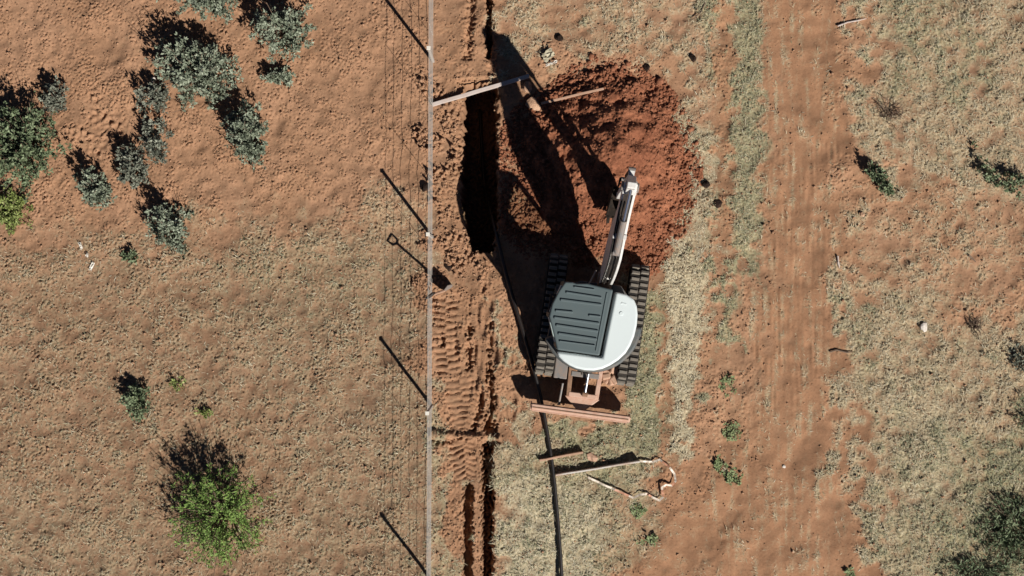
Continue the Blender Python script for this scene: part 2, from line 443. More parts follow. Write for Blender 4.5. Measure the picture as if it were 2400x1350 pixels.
# wheel lines on the bare track
lines = fnoise(.07, .2, 11, aniso=(1, 14))
Z += .0055 * lines * (.4 + .6 * sst(-1, 1, n_pat)) * area([(1800, 300), (1960, 300), (1960, 700), (1880, 1000), (1790, 1000), (1810, 500)], 30)
Z -= .05 * np.exp(-((PXg - 1765 - 6 * n_big) / 28) ** 2) * .5
Z -= .012 * np.exp(-((wx - 1665) / 26) ** 2)
# a churned strip through the shrubs on the left
Z += .018 * fnoise(.1, .2, 12) * area([(230, 220), (290, 230), (250, 360), (190, 370)], 20)

# crawler track prints
def prints(path, wid, period, depth, skew):
    global Z
    pts = np.array(path, float)
    best = np.full(X.shape, 1e9); S = np.zeros_like(X); T = np.zeros_like(X)
    acc = 0
    for (x0, y0), (x1, y1) in zip(pts[:-1], pts[1:]):
        ex, ey = x1 - x0, y1 - y0; L = math.hypot(ex, ey)
        raw = ((PXg - x0) * ex + (PYg - y0) * ey) / (L * L)
        tt = np.clip(raw, 0, 1)
        dx = PXg - x0 - tt * ex; dy = PYg - y0 - tt * ey
        d = np.hypot(dx, dy); up = d < best
        best = np.where(up, d, best); S = np.where(up, acc + tt * L, S); T = np.where(up, (dx * -ey + dy * ex) / L, T)
        acc += L
    inside = sst(wid + 3, wid - 3, best + 3 * n_sm) * sst(0, 10, S) * sst(acc, acc - 10, S)
    ph = (S + skew * np.abs(T) + .7 * n_mid + np.where(T > 0, period * .45, 0)) / period
    wv = ph - np.floor(ph)
    prof = (sst(.50, .40, wv) * sst(0, .08, wv)) * -depth * (1 + .25 * n_mid)
    Z = Z * (1 - .93 * inside) + inside * (prof - .012 + .010 * np.exp(-(T / 5) ** 2))
    return inside
pr = prints([(1043, 690), (1044, 800), (1052, 880)], 30, 15.5, .042, .10)
pr = np.maximum(pr, prints([(1075, 880), (1082, 930), (1098, 1010)], 38, 15, .026, .05) * .9)
pr = np.maximum(pr, prints([(1112, 915), (1085, 1010), (1072, 1030), (1085, 1130)], 22, 14, .034, -.25))
pr = np.maximum(pr, prints([(1085, 1030), (1092, 1090), (1094, 1132)], 26, 13, .034, -.35))
prints([(1385, 995), (1390, 1050)], 22, 14, .028, .2)
prints([(1300, 985), (1300, 1040)], 18, 15, .026, .1)
G = G * (1 - pr); RED = RED * (1 - pr * .6)
# ridges, cracks and slits of the closed trench
def groove(path, wid, depth, soft=3.0, wob=2.5):
    global Z
    best = np.full(X.shape, 1e9)
    for (x0, y0), (x1, y1) in zip(path[:-1], path[1:]):
        ex, ey = x1 - x0, y1 - y0
        tt = np.clip(((PXg - x0) * ex + (PYg - y0) * ey) / (ex * ex + ey * ey), 0, 1)
        best = np.minimum(best, np.hypot(PXg - x0 - tt * ex, PYg - y0 - tt * ey))
    m = sst(wid + soft, wid - soft, best + wob * n_sm + wob * .6 * n_fi + wob * n_mid * .6)
    Z = Z - depth * m
    return m
ridgy = fnoise(.10, .3, 14, aniso=(1, 5))
Z += .025 * ridgy * area([(1075, 690), (1175, 690), (1215, 880), (1165, 1010), (1090, 900)], 10)
groove([(1100, 770), (1101, 860)], 5, .11)
groove([(1148, 760), (1147, 870)], 4, .09)
groove([(1147, 870), (1152, 960), (1143, 1000)], 6, .18)
groove([(1130, 930), (1110, 1010)], 5, .10)
Z += .09 * groove([(1012, 1018), (1090, 1022), (1165, 1026)], 7, .0)
groove([(1010, 1034), (1050, 1036)], 4, .07)
slit_a = groove([(1142, 1050), (1143, 1200), (1142, 1500)], 12, .42, 2.5, 1.6)
slit_b = groove([(1097, 1145), (1095, 1250), (1094, 1500)], 10, .30, 3, 1.6)
groove([(1150, 1000), (1152, 1040)], 14, .12, 5)
slit_c = groove([(1145, -150), (1146, 60), (1145, 128)], 6, .34, 2.5, 1.5)
groove([(1105, -150), (1104, 30), (1094, 132)], 8, .09, 5)
groove([(1152, 60), (1150, 170)], 9, .05, 5)
Z += .10 * slit_a * n_sm * .6
# ledge round the open trench
Z -= .05 * sst(-3, 3, sdist([(1072, 185), (1165, 182), (1168, 560), (1100, 600), (1070, 480)], PXg + 2 * n_sm, PYg))
# spoil thrown along the fence side
lump = fnoise(.09, .17, 15)
fside = area([(1018, 240), (1066, 235), (1066, 480), (1120, 600), (1150, 690), (1090, 690), (1030, 690), (1016, 400)], 8)
Z += (.030 * np.maximum(lump + .35 * n_pat, -.2) + .012 * n_fj) * fside * sst(-.8, .8, n_pat + .3) * (1 - area([(1005, 640), (1110, 640), (1110, 720), (1005, 720)], 12))
Z += .055 * np.maximum(lump, 0) * area([(1014, 300), (1046, 300), (1050, 455), (1014, 455)], 8)
# the open trench itself
tsd = sdist([(1086, 196), (1163, 192), (1164, 380), (1166, 520), (1150, 590), (1108, 590), (1082, 500), (1082, 400), (1085, 300)], PXg + 1.6 * n_sm + 2 * n_mid, PYg + 1.6 * n_sm)
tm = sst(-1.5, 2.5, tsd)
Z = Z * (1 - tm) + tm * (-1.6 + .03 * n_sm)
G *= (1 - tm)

TONE = np.clip(.84 + .11 * n_big + .17 * n_pat + .06 * n_mid + .06 * n_sm, .2, 1.0)
TONE = TONE - .46 * LEFT * sst(480, 660, PYg + 60 * n_pat) - .14 * LEFT * sst(-.5, 1.5, n_pat)
TONE = np.clip(TONE, .0, 1.0) * (1 - tm)  # soil colour darkened inside the open trench, painting in deeper shade
TONE = np.where(DIST > .5, TONE - .06 * DIST, TONE)

def ground_z(x, y):
    i = np.clip(np.round(np.asarray(x) / STEP + (NX - 1) / 2).astype(int), 0, NX - 1)
    j = np.clip(np.round(np.asarray(y) / STEP + (NY - 1) / 2).astype(int), 0, NY - 1)
    return Z[j, i]
def gz(px, py):
    x, y = g(px, py); return float(ground_z(x, y))
def field(A, x, y):
    i = np.clip(np.round(np.asarray(x) / STEP + (NX - 1) / 2).astype(int), 0, NX - 1)
    j = np.clip(np.round(np.asarray(y) / STEP + (NY - 1) / 2).astype(int), 0, NY - 1)
    return A[j, i]

# one sheet: fine lines over the site, growing steps out to the horizon
def extend(line, far=900.0):
    out = []; s = STEP; p = line[-1]
    while p < far:
        s *= 1.45; p += s; out.append(p)
    out = np.array(out)
    return np.concatenate([-out[::-1], line, out]), len(out)
xs, ex_n = extend(xs_i); ys, ey_n = extend(ys_i)
def mirror(idx, n):
    m = np.mod(idx, 2 * n); return np.where(m < n, m, 2 * n - 1 - m)
ix = mirror(np.round(xs / STEP + (NX - 1) / 2).astype(np.int64), NX); iy = mirror(np.round(ys / STEP + (NY - 1) / 2).astype(np.int64), NY)
XX, YY = np.meshgrid(xs, ys)
ZZ = np.zeros_like(XX); ZZ[ey_n:ey_n + NY, ex_n:ex_n + NX] = Z
edge = np.minimum(np.minimum(XX - xs_i[0], xs_i[-1] - XX), np.minimum(YY - ys_i[0], ys_i[-1] - YY))
ZZ *= sst(0, .25, edge)
take = lambda A: A[np.ix_(iy, ix)]
mask = np.stack([take(G), take(GR), take(RED), take(STRAW)], -1).reshape(-1, 4)
nyy, nxx = XX.shape
idx = np.arange(nyy * nxx).reshape(nyy, nxx)
quads = np.stack([idx[:-1, :-1], idx[:-1, 1:], idx[1:, 1:], idx[1:, :-1]], -1).reshape(-1, 4)
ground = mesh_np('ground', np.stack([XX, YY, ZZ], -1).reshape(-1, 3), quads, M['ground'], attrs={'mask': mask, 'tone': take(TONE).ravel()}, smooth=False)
tag(ground, kind='structure')

# ---------------------------------------------------------------- heap of excavated soil
HC = (1438.0, 352.0)
HB = [(1300, 215), (1345, 165), (1400, 140), (1470, 150), (1530, 190), (1582, 250), (1612, 310), (1628, 380), (1619, 450), (1594, 530), (1554, 592),
      (1505, 632), (1440, 615), (1370, 600), (1290, 590), (1225, 575), (1195, 520), (1180, 430), (1178, 340), (1215, 270), (1255, 235)]
HA = np.array([math.atan2(y - HC[1], x - HC[0]) for x, y in HB]); HR = np.array([math.hypot(x - HC[0], y - HC[1]) for x, y in HB])
o_ = np.argsort(HA); HA = HA[o_]; HR = HR[o_]
def heap_base(px, py):
    a = np.arctan2(py - HC[1], px - HC[0]); r = np.hypot(px - HC[0], py - HC[1])
    rb = np.interp(a, np.concatenate([HA - 2 * math.pi, HA, HA + 2 * math.pi]), np.tile(HR, 3))
    q = r / rb
    h = np.where(q < 1, .84 * (np.sqrt((1 - np.minimum(q, 1)) ** 2 + .02) - .1414) / .868, -.25 * (q - 1))
    west = sst(1450, 1220, px)
    return h * (1 - .45 * west) + np.where(q < 1, .04 * (1 - q), 0), q
HSTEP = .018
hx = np.arange(g(1150, 0)[0], g(1665, 0)[0], HSTEP); hy = np.arange(g(0, 660)[1], g(0, 115)[1], HSTEP)
HX, HY = np.meshgrid(hx, hy)
hb, hq = heap_base(1200 + PPM * HX, 675 - PPM * HY)
sv = STEP; STEP = HSTEP
h1 = fnoise(.25, .6, 31, shape=HX.shape); h2 = fnoise(.08, .16, 32, shape=HX.shape); h3 = fnoise(.045, .08, 33, shape=HX.shape)
STEP = sv
fresh = sst(1.05, .55, hq)
HZ = hb + .027 * h1 * sst(1.1, .8, hq) + (.009 * h2 + .007 * h3) * (1.3 - .55 * fresh)
HZ += .012 * np.maximum(h2, 0) * sst(1400, 1280, 1200 + PPM * HX)
HZ = np.where(hq > 1.0, np.minimum(HZ, .05 - .6 * (hq - 1)), HZ)
okx = hq < 1.12
trench_side = sdist([(1086, 196), (1163, 192), (1166, 520), (1150, 590), (1100, 590), (1082, 400)], 1200 + PPM * HX, 675 - PPM * HY) > -6
ok = okx & ~trench_side
hi_ = np.arange(HX.size).reshape(HX.shape)
hquads = np.stack([hi_[:-1, :-1], hi_[:-1, 1:], hi_[1:, 1:], hi_[1:, :-1]], -1)
keep = ok[:-1, :-1] & ok[:-1, 1:] & ok[1:, 1:] & ok[1:, :-1]
hquads = hquads[keep]
used = np.unique(hquads); remap = np.zeros(HX.size, int); remap[used] = np.arange(len(used))
HV = np.stack([HX, HY, HZ], -1).reshape(-1, 3)[used]
heap = empty('soil_heap', (*g(*HC), 0), label='mound of fresh red soil dug from the trench beside the excavator', cat='soil heap')
hp = mesh_np('mound', HV - np.array([*g(*HC), 0]), remap[hquads], M['heap'], heap)
def heap_z(px, py):
    x, y = g(px, py)
    i = int(np.clip(round((x - hx[0]) / HSTEP), 0, len(hx) - 1)); j = int(np.clip(round((y - hy[0]) / HSTEP), 0, len(hy) - 1))
    return float(HZ[j, i])

# ---------------------------------------------------------------- scattered crumbs and clods
ICO_V = None
def ico():
    p = (1 + 5 ** .5) / 2
    v = np.array([(-1, p, 0), (1, p, 0), (-1, -p, 0), (1, -p, 0), (0, -1, p), (0, 1, p), (0, -1, -p), (0, 1, -p), (p, 0, -1), (p, 0, 1), (-p, 0, -1), (-p, 0, 1)], float)
    v /= np.linalg.norm(v[0])
    f = np.array([(0, 11, 5), (0, 5, 1), (0, 1, 7), (0, 7, 10), (0, 10, 11), (1, 5, 9), (5, 11, 4), (11, 10, 2), (10, 7, 6), (7, 1, 8), (3, 9, 4), (3, 4, 2), (3, 2, 6), (3, 6, 8), (3, 8, 9), (4, 9, 5), (2, 4, 11), (6, 2, 10), (8, 6, 7), (9, 8, 1)])
    return v, f
OCT_V = np.array([(1, 0, 0), (-1, 0, 0), (0, 1, 0), (0, -1, 0), (0, 0, 1), (0, 0, -1)], float)
OCT_F = np.array([(0, 2, 4), (2, 1, 4), (1, 3, 4), (3, 0, 4), (2, 0, 5), (1, 2, 5), (3, 1, 5), (0, 3, 5)])
def rotmats(n, rng):
    q = rng.standard_normal((n, 4)); q /= np.linalg.norm(q, axis=1)[:, None]
    w, x, y, z = q.T
    return np.stack([1 - 2 * (y * y + z * z), 2 * (x * y - z * w), 2 * (x * z + y * w), 2 * (x * y + z * w), 1 - 2 * (x * x + z * z), 2 * (y * z - x * w),
                     2 * (x * z - y * w), 2 * (y * z + x * w), 1 - 2 * (x * x + y * y)], -1).reshape(n, 3, 3)
def scatter_lumps(name, pos, size, mat, parent=None, base='oct', seed=3, origin=(0, 0, 0)):
    rng = np.random.default_rng(seed)
    bv, bf = (OCT_V, OCT_F) if base == 'oct' else ico()
    n = len(pos); m = len(bv)
    V = np.broadcast_to(bv, (n, m, 3)) * (1 + rng.uniform(-.32, .32, (n, m, 1)))
    V = V * rng.uniform(.65, 1.25, (n, 1, 3))
    V = np.einsum('nij,nmj->nmi', rotmats(n, rng), V)
    V = V * size[:, None, None] * np.array([1, 1, .8]) + pos[:, None, :] - np.array(origin)
    F = bf[None] + (np.arange(n) * m)[:, None, None]
    return mesh_np(name, V.reshape(-1, 3), F.reshape(-1, 3), mat, parent)
def sample(density, n, rng):
    w = density.ravel().astype(float); w = w / w.sum()
    k = rng.choice(w.size, n, p=w)
    j, i = np.divmod(k, NX)
    return xs_i[i] + rng.uniform(-.5, .5, n) * STEP, ys_i[j] + rng.uniform(-.5, .5, n) * STEP

inframe = (np.abs(X) < 10.6) & (np.abs(Y) < 6.2)
clump = sst(-.6, 1.6, n_mid + .6 * n_big)
d_cr = (.25 + .9 * clump) * (1 - .85 * ROAD) * (1 - .4 * G) * inframe * (1 - tm) + 2.2 * fside * sst(-.6, .9, n_pat) + .5 * DIST * (1 - tm) * (1 - pr)
cx, cy = sample(d_cr, 42000, RNG)
sz = np.clip(RNG.lognormal(math.log(.0105), .45, len(cx)), .005, .036)
fs_here = field(fside, cx, cy); sz = sz * (1 + .9 * fs_here * RNG.random(len(cx)))
crumbs = scatter_lumps('soil_crumbs', np.stack([cx, cy, ground_z(cx, cy) + sz * .35], -1), sz, M['crumb'], seed=41)
tag(crumbs, 'small loose soil crumbs scattered over the red ground', 'soil crumbs', kind='stuff')

# clods on the heap
n_c = 7500
k = RNG.choice(np.flatnonzero(ok.ravel() & (hq.ravel() < 1.08)), n_c)
w_edge = .35 + .65 * sst(.35, .95, hq.ravel()[k])
keepc = RNG.random(n_c) < w_edge; k = k[keepc]
hs = np.clip(RNG.lognormal(math.log(.0135), .5, len(k)), .007, .06) * (.75 + .5 * sst(.3, .95, hq.ravel()[k]))
pos = np.stack([HX.ravel()[k], HY.ravel()[k], np.maximum(HZ.ravel()[k], 0) + hs * .3], -1)
cl = scatter_lumps('clods', pos, hs, M['heap_clod'], heap, 'ico', 42, (*g(*HC), 0))
tag(cl, kind='stuff')

# ---------------------------------------------------------------- grass and litter blades
def blades(name, n, density, lmin, lmax, wid, mat, label, seed, lean=1.0, lighten=None):
    rng = np.random.default_rng(seed)
    x, y = sample(density, n, rng)
    z = ground_z(x, y)
    L = rng.uniform(lmin, lmax, n); az = rng.uniform(0, 2 * math.pi, n); el = np.clip(rng.normal(.40, .28, n) * lean, .05, 1.4)
    d = np.stack([np.cos(az) * np.cos(el), np.sin(az) * np.cos(el), np.sin(el)], -1)
    s = np.stack([-np.sin(az), np.cos(az), np.zeros(n)], -1) * (wid * rng.uniform(.6, 1.4, n))[:, None] / 2
    p0 = np.stack([x, y, z - .005], -1); p1 = p0 + d * (L * .55)[:, None]; p2 = p0 + d * L[:, None] + np.stack([np.zeros(n), np.zeros(n), -L * .25 * np.cos(el)], -1)
    V = np.stack([p0 - s, p0 + s, p1 + s * .8, p1 - s * .8, p2], 1).reshape(-1, 3)
    b = (np.arange(n) * 5)[:, None]
    F = np.concatenate([b + np.array([0, 1, 2]), b + np.array([0, 2, 3]), b + np.array([3, 2, 4])])
    tint = np.clip(rng.normal(.5, .24, n) + (lighten(x, y) if lighten else 0), 0, 1)
    o = mesh_np(name, V, F, mat, attrs={'tint': np.repeat(tint, 5)})
    return tag(o, label, name.replace('_', ' '), kind='stuff')
tuft = sst(-.4, 1.4, n_sm * .7 + n_mid * .6 + .3 * n_big)
d_dry = (np.maximum(G - .12, 0) ** 1.1) * (1 - .75 * GR) * (.15 + tuft) * inframe * (1 - .35 * LEFT)
PALE = np.maximum(area([(1560, 560), (1640, 480), (1625, 1060), (1580, 1080)], 20), area([(1170, 1120), (1420, 1130), (1380, T1), (1168, T1)], 40))
blades('dry_grass', 76000, d_dry, .035, .12, .009, M['dry_grass'], 'pale dry grass and straw lying over the red soil', 51, lighten=lambda x, y: .28 * field(PALE, x, y))
d_gr = (np.maximum(G - .15, 0) ** 1.2) * GR * (.15 + tuft) * inframe
blades('green_grass', 34000, d_gr, .035, .12, .010, M['green_grass'], 'short grey green grass between the dry straw', 52)

d_li = (.25 + 1.2 * clump) * (.35 + LEFT + .5 * G) * (1 - .8 * ROAD) * (1 - tm) * inframe * (1 - .8 * pr)
blades('plant_litter', 42000, d_li, .018, .05, .013, M['litter'], 'dark dry leaf litter and twig bits scattered over the soil', 53, lean=.5)

# ---------------------------------------------------------------- excavator
EX, EY = g(1385, 749)
UC = R(-7.5)                                 # undercarriage heading
exc = empty('excavator', (EX, EY, 0), UC, 'white tracked mini excavator with grey cab roof parked on the soil bank', 'excavator')
Minv = (Matrix.Translation((EX, EY, 0)) @ Matrix.Rotation(UC, 4, 'Z')).inverted()
def E(px, py, z):                            # survey point to excavator coordinates
    return Minv @ P(px, py, z)

# tracks
TL_, TR_, TW = 1.80, .245, .36
def loop_pt(s, r):
    per = 2 * TL_ + 2 * math.pi * r
    s = s % per
    if s < TL_: return (-TL_ / 2 + s, r, math.pi / 2)
    s -= TL_
    if s < math.pi * r:
        a = math.pi / 2 - s / r; return (TL_ / 2 + r * math.cos(a), r * math.sin(a), a)
    s -= math.pi * r
    if s < TL_: return (TL_ / 2 - s, -r, -math.pi / 2)
    s -= TL_
    a = -math.pi / 2 - s / r
    return (-TL_ / 2 + r * math.cos(a), r * math.sin(a), a)
lug_mesh = None
for side in (-1, 1):
    x0 = side * .79
    mb = MB(); nseg = 56
    for w in (-1, 1):
        pass
    ro, ri = TR_, TR_ - .035
    per = 2 * TL_ + 2 * math.pi * ro
    outer = []; inner = []
    for i in range(nseg):
        yy, zz, aa = loop_pt(i * per / nseg, ro)
        outer.append((yy, zz)); inner.append((yy - .035 * math.cos(aa), zz - .035 * math.sin(aa)))
    vs = []
    for (yy, zz), (yi, zi) in zip(outer, inner):
        vs += [(x0 - TW / 2, yy, zz + TR_ + .03), (x0 + TW / 2, yy, zz + TR_ + .03), (x0 + TW / 2, yi, zi + TR_ + .03), (x0 - TW / 2, yi, zi + TR_ + .03)]
    fs = []
    for i in range(nseg):
        a4 = i * 4; b4 = ((i + 1) % nseg) * 4
        for q in range(4): fs.append((a4 + q, a4 + (q + 1) % 4, b4 + (q + 1) % 4, b4 + q))
    mb.add(vs, fs)
    track = mb.build('track', M['rubber'], exc)
    if lug_mesh is None:
        m2 = MB(); m2.add([(-.078, -.034, 0), (.078, -.034, 0), (.078, .034, 0), (-.078, .034, 0), (-.068, -.022, .032), (.068, -.026, .032), (.068, .018, .032), (-.068, .022, .032)],
                          [(0, 3, 2, 1), (4, 5, 6, 7), (0, 1, 5, 4), (1, 2, 6, 5), (2, 3, 7, 6), (3, 0, 4, 7)])
        tmp = m2.build('lug', M['lug'], track); lug_mesh = tmp.data; first = tmp
    else:
        first = None
    nl = 43
    for col in (-1, 1):
        for i in range(nl):
            if first is not None:
                o = first; first = None
            else:
                o = bpy.data.objects.new('lug', lug_mesh); COL.objects.link(o); o.parent = track
            yy, zz, aa = loop_pt((i + (.0 if col < 0 else .22)) * per / nl, ro)
            o.location = (x0 + col * .088, yy, zz + TR_ + .03)
            o.rotation_euler = (aa - math.pi / 2, 0, 0)
    # running gear
    mb = MB(); mb.box((x0, 0, .275), (.20, 1.7, .20)); mb.build('track_frame', M['rust'], exc, .02)
    for yy, rr in ((-.9, .185), (.9, .185)):
        mb = MB(); mb.tube([(x0 - .11, yy, TR_ + .03), (x0 + .11, yy, TR_ + .03)], rr, 18); mb.tube([(x0 - .15, yy, TR_ + .03), (x0 + .15, yy, TR_ + .03)], .07, 12)
        mb.build('drive_sprocket' if yy > 0 else 'idler_wheel', M['rust'], exc, .01)
    for yy in (-.55, -.2, .2, .55):
        mb = MB(); mb.tube([(x0 - .1, yy, .14), (x0 + .1, yy, .14)], .075, 12); mb.build('track_roller', M['rust'], exc)

mb = MB()
mb.prism([(-.62, -.25), (-.45, -.52), (.45, -.52), (.62, -.25), (.62, .3), (.45, .5), (-.45, .5), (-.62, .3)], .26, .50, lambda a, b, h: (a, b, h))
mb.build('undercarriage_frame', M['rust'], exc, .03)
mb = MB(); mb.tube([(0, 0, .5), (0, 0, .66)], .43, 32); mb.build('slew_ring', M['black'], exc, .01)

# dozer blade with its arms
BY = -1.80
prof = [(.03, .20), (-.035, .26), (-.065, .36), (-.05, .46), (.0, .55)]
back = [(.045, .55), (-.005, .46), (-.018, .36), (.012, .26), (.06, .20)]
mb = MB()
mb.prism(prof + back, -.94, .94, lambda a, b, h: (h, BY + a, b))
blade = mb.build('dozer_blade', M['orange'], exc, .006)
mb = MB(); mb.box((0, BY + .028, .553), (1.88, .085, .028)); mb.build('top_rail', M['orange'], blade, .008)
mb = MB(); mb.box((0, BY + .010, .572), (1.84, .018, .012)); mb.build('wear_strip', M['rust'], blade, .003)
mb = MB(); mb.box((0, BY - .075, .335), (1.86, .02, .05)); mb.build('stiffener', M['orange'], blade, .01)
for sx in (-1, 1):
    mb = MB(); mb.prism([(-.07, .19), (.09, .19), (.10, .40), (.05, .56), (-.07, .40)], sx * .942, sx * .962, lambda a, b, h: (h, BY + a, b)); mb.build('end_plate', M['orange'], blade, .004)
mb = MB(); mb.box((0, BY - .01, .185), (1.86, .035, .09)); mb.build('cutting_edge', M['grey_steel'], blade, .006)
for sx in (-1, 1):
    mb = MB(); mb.bar((sx * .30, -.45, .40), (sx * .27, -1.50, .40), .085, .12); mb.build('blade_arm', M['orange'] if sx > 0 else M['rust'], exc, .012)
mb = MB(); mb.bar((-.27, -1.46, .42), (.27, -1.46, .42), .09, .10); mb.build('cross_member', M['orange'], exc, .012)
mb = MB(); mb.bar((-.27, -1.06, .44), (.27, -1.06, .44), .10, .07); mb.build('cross_member', M['grey_steel'], exc, .012)
mb = MB(); mb.prism([(-.34, -1.50), (.34, -1.50), (.06, -1.76), (-.06, -1.76)], .34, .43, lambda a, b, h: (a, b, h)); mb.build('blade_gusset', M['orange'], exc, .015)
mb = MB(); mb.tube([(.06, -.55, .60), (.05, -1.02, .56)], .055, 14); bc = mb.build('blade_cylinder', M['black'], exc, .005)
mb = MB(); mb.tube([(.05, -1.02, .56), (.04, -1.42, .50)], .026, 12); mb.build('rod', M['chrome'], bc)
mb = MB(); mb.tube([(.04 - .05, -1.42, .50), (.04 + .05, -1.42, .50)], .05, 12); mb.build('pin_eye', M['rust'], bc)
for sx, nm in ((-.07, 'hose'), (.0, 'hose')):
    mb = MB(); mb.tube([(sx - .03, -.55, .56), (sx - .05, -.8, .60), (sx - .02, -1.0, .56), (sx, -1.05, .52)], .016, 8); mb.build(nm, M['rubber'], exc)
mb = MB(); mb.box((-.47, -.98, .38), (.26, .42, .10)); mb.build('step_plate', M['grey_steel'], exc, .02)
mb = MB(); mb.tube([E(1319, 898, .52), E(1310, 946, .42)], .020, 8); mb.tube([E(1310, 946, .44), E(1310, 949, .44)], .03, 8); mb.build('tie_rod', M['grey_steel'], exc)
mb = MB()
for i in range(9):
    a = i / 9 * 6.28
    mb.box((.50 + .10 * math.cos(a), -1.0 + .12 * math.sin(a), .30 + .03 * (i % 3)), (.17, .15, .12), Matrix.Rotation(a, 3, 'Z') @ Matrix.Rotation(.5 * a, 3, 'X'))
mb.build('caked_mud', M['plank'], exc, .03)

# upper structure: real outlines at their heights, in excavator coordinates
def outline(pts, z):
    return [(E(x, y, z).x, E(x, y, z).y) for x, y in pts]
hood_px = [(1305, 825), (1310, 836), (1320, 846), (1334, 856), (1349, 863), (1370, 868), (1392, 869), (1412, 865), (1430, 857), (1450, 844), (1467, 828), (1478, 810), (1487, 788), (1493, 762),
           (1495, 737), (1493, 718), (1486, 701), (1468, 690), (1444, 684), (1428, 760), (1412, 838)]
hood = outline(hood_px, 1.50)
to_z = lambda a, b, h: (a, b, h)
mb = MB(); mb.prism(hood, 1.06, 1.50, to_z)
hood_o = mb.build('engine_hood', M['white'], exc, .045, 4, smooth=False)
# filler panel lines and cap on the hood
mb = MB(); c0 = E(1456, 735, 1.50); mb.tube([(c0.x, c0.y, 1.49), (c0.x, c0.y, 1.512)], .035, 16); mb.build('filler_cap', M['white'], hood_o, .004)
mb = MB(); c1 = E(1462, 712, 1.5); mb.box((c1.x, c1.y, 1.502), (.10, .03, .012), Matrix.Rotation(-.1, 3, 'Z')); mb.build('latch', M['white'], hood_o, .004)
# deck and counterweight
hc = E(1391, 757, 1.50)
ang = lambda d: R(d)
HD = R(-3.0)
def ring_pt(deg, r): return (hc.x + r * math.sin(R(deg) + 0), hc.y + r * math.cos(R(deg)))
deck = [ring_pt(d, .87) for d in range(60, 250, 8)] + [(-.80, -.10), (-.80, .55), (-.30, .72), (.42, .72)]
mb = MB(); mb.prism(deck, .66, .86, to_z); mb.build('deck', M['dark_panel'], exc, .02)
cw = [ring_pt(d, .935) for d in range(88, 246, 6)] + [ring_pt(d, .55) for d in range(244, 88, -8)]
mb = MB(); mb.prism(cw, .80, 1.14, to_z); mb.build('counterweight', M['dark_panel'], exc, .05, 4)

# cab
roof_px = [(1325, 660), (1342, 661), (1350, 664), (1376, 664), (1437, 679), (1405, 834), (1306, 820), (1298, 785), (1287, 741), (1294, 712), (1310, 681)]
ROOF_Z = 2.45
roof = outline(roof_px, ROOF_Z)
cab_c = (sum(p[0] for p in roof) / len(roof), sum(p[1] for p in roof) / len(roof))
cab = MB(); cab.prism([(cab_c[0] + (p[0] - cab_c[0]) * .94, cab_c[1] + (p[1] - cab_c[1]) * .94) for p in roof], .87, 1.02, to_z)
cab = cab.build('cab', M['dark_panel'], exc, .015)
mb = MB(); mb.prism(roof, ROOF_Z - .10, ROOF_Z, to_z); roof_o = mb.build('roof', M['roof'], exc, .028, 3)
k_ = 1 / 3.0675
def rp(cx_, cy_): return E(1180 + cx_ * k_, 580 + cy_ * k_, ROOF_Z)
for a0, b0, wd in (((505, 283), (655, 303), .03), ((448, 322), (706, 362), .042), ((408, 376), (706, 414), .05), ((372, 454), (500, 466), .045), ((612, 488), (700, 498), .04),
                   ((362, 503), (690, 548), .05), ((376, 558), (682, 603), .05), ((392, 618), (672, 660), .05), ((400, 672), (660, 706), .03)):
    A_ = rp(*a0); B_ = rp(*b0)
    mb = MB(); mb.bar((A_.x, A_.y, ROOF_Z + .004), (B_.x, B_.y, ROOF_Z + .004), wd, .048)
    mb.build('roof_rib', M['roof'], roof_o, .016, 3)
# raised flange along the right edge of the roof
A_ = rp(745, 325); B_ = rp(665, 745)
mb = MB(); mb.bar((A_.x, A_.y, ROOF_Z + .001), (B_.x, B_.y, ROOF_Z + .001), .025, .03); mb.build('roof_flange', M['roof'], roof_o, .008)
# pillars and panes
def shrink(p, f): return (cab_c[0] + (p[0] - cab_c[0]) * f, cab_c[1] + (p[1] - cab_c[1]) * f)
fl, fr_, rr_, rl, ml, fl2 = [shrink(roof[i], .93) for i in (0, 4, 5, 6, 8, 10)]
for p in (fl, fr_, rr_, rl, ml):
    mb = MB(); mb.bar((p[0], p[1], 1.0), (p[0], p[1], ROOF_Z - .09), .075, .075); mb.build('pillar', M['dark_panel'], exc, .012)
def panel(a, b, z0, z1, th, name, mat, parent):
    mb = MB(); a = Vector((a[0], a[1], 0)); b = Vector((b[0], b[1], 0)); d = (b - a).normalized(); a = a + d * .045; b = b - d * .045
    mb.bar((a.x, a.y, (z0 + z1) / 2), (b.x, b.y, (z0 + z1) / 2), th, z1 - z0); return mb.build(name, mat, parent)
panel(fl, fr_, 1.02, 1.18, .03, 'front_panel', M['dark_panel'], exc)
panel(fl, fr_, 1.18, ROOF_Z - .11, .008, 'window', M['glass'], exc)
panel(rr_, rl, 1.02, 1.55, .04, 'rear_panel', M['white'], exc)
panel(rr_, rl, 1.55, ROOF_Z - .11, .008, 'window', M['glass'], exc)
panel(fr_, rr_, 1.02, 1.35, .04, 'side_panel', M['white'], exc)
panel(fr_, rr_, 1.35, ROOF_Z - .11, .008, 'window', M['glass'], exc)
door = panel(ml, fl, 1.02, 1.45, .04, 'door', M['white'], exc)
panel(ml, fl, 1.45, ROOF_Z - .11, .008, 'pane', M['glass'], door)
panel(rl, ml, 1.02, 1.55, .04, 'side_panel', M['white'], exc)
panel(rl, ml, 1.55, ROOF_Z - .11, .008, 'window', M['glass'], exc)
mb = MB(); mb.box((cab_c[0], cab_c[1] - .12, 1.28), (.46, .44, .12)); mb.box((cab_c[0], cab_c[1] - .36, 1.60), (.44, .10, .6)); mb.box((cab_c[0], cab_c[1] - .12, 1.12), (.3, .3, .22)); mb.build('seat', M['seat'], exc, .03)
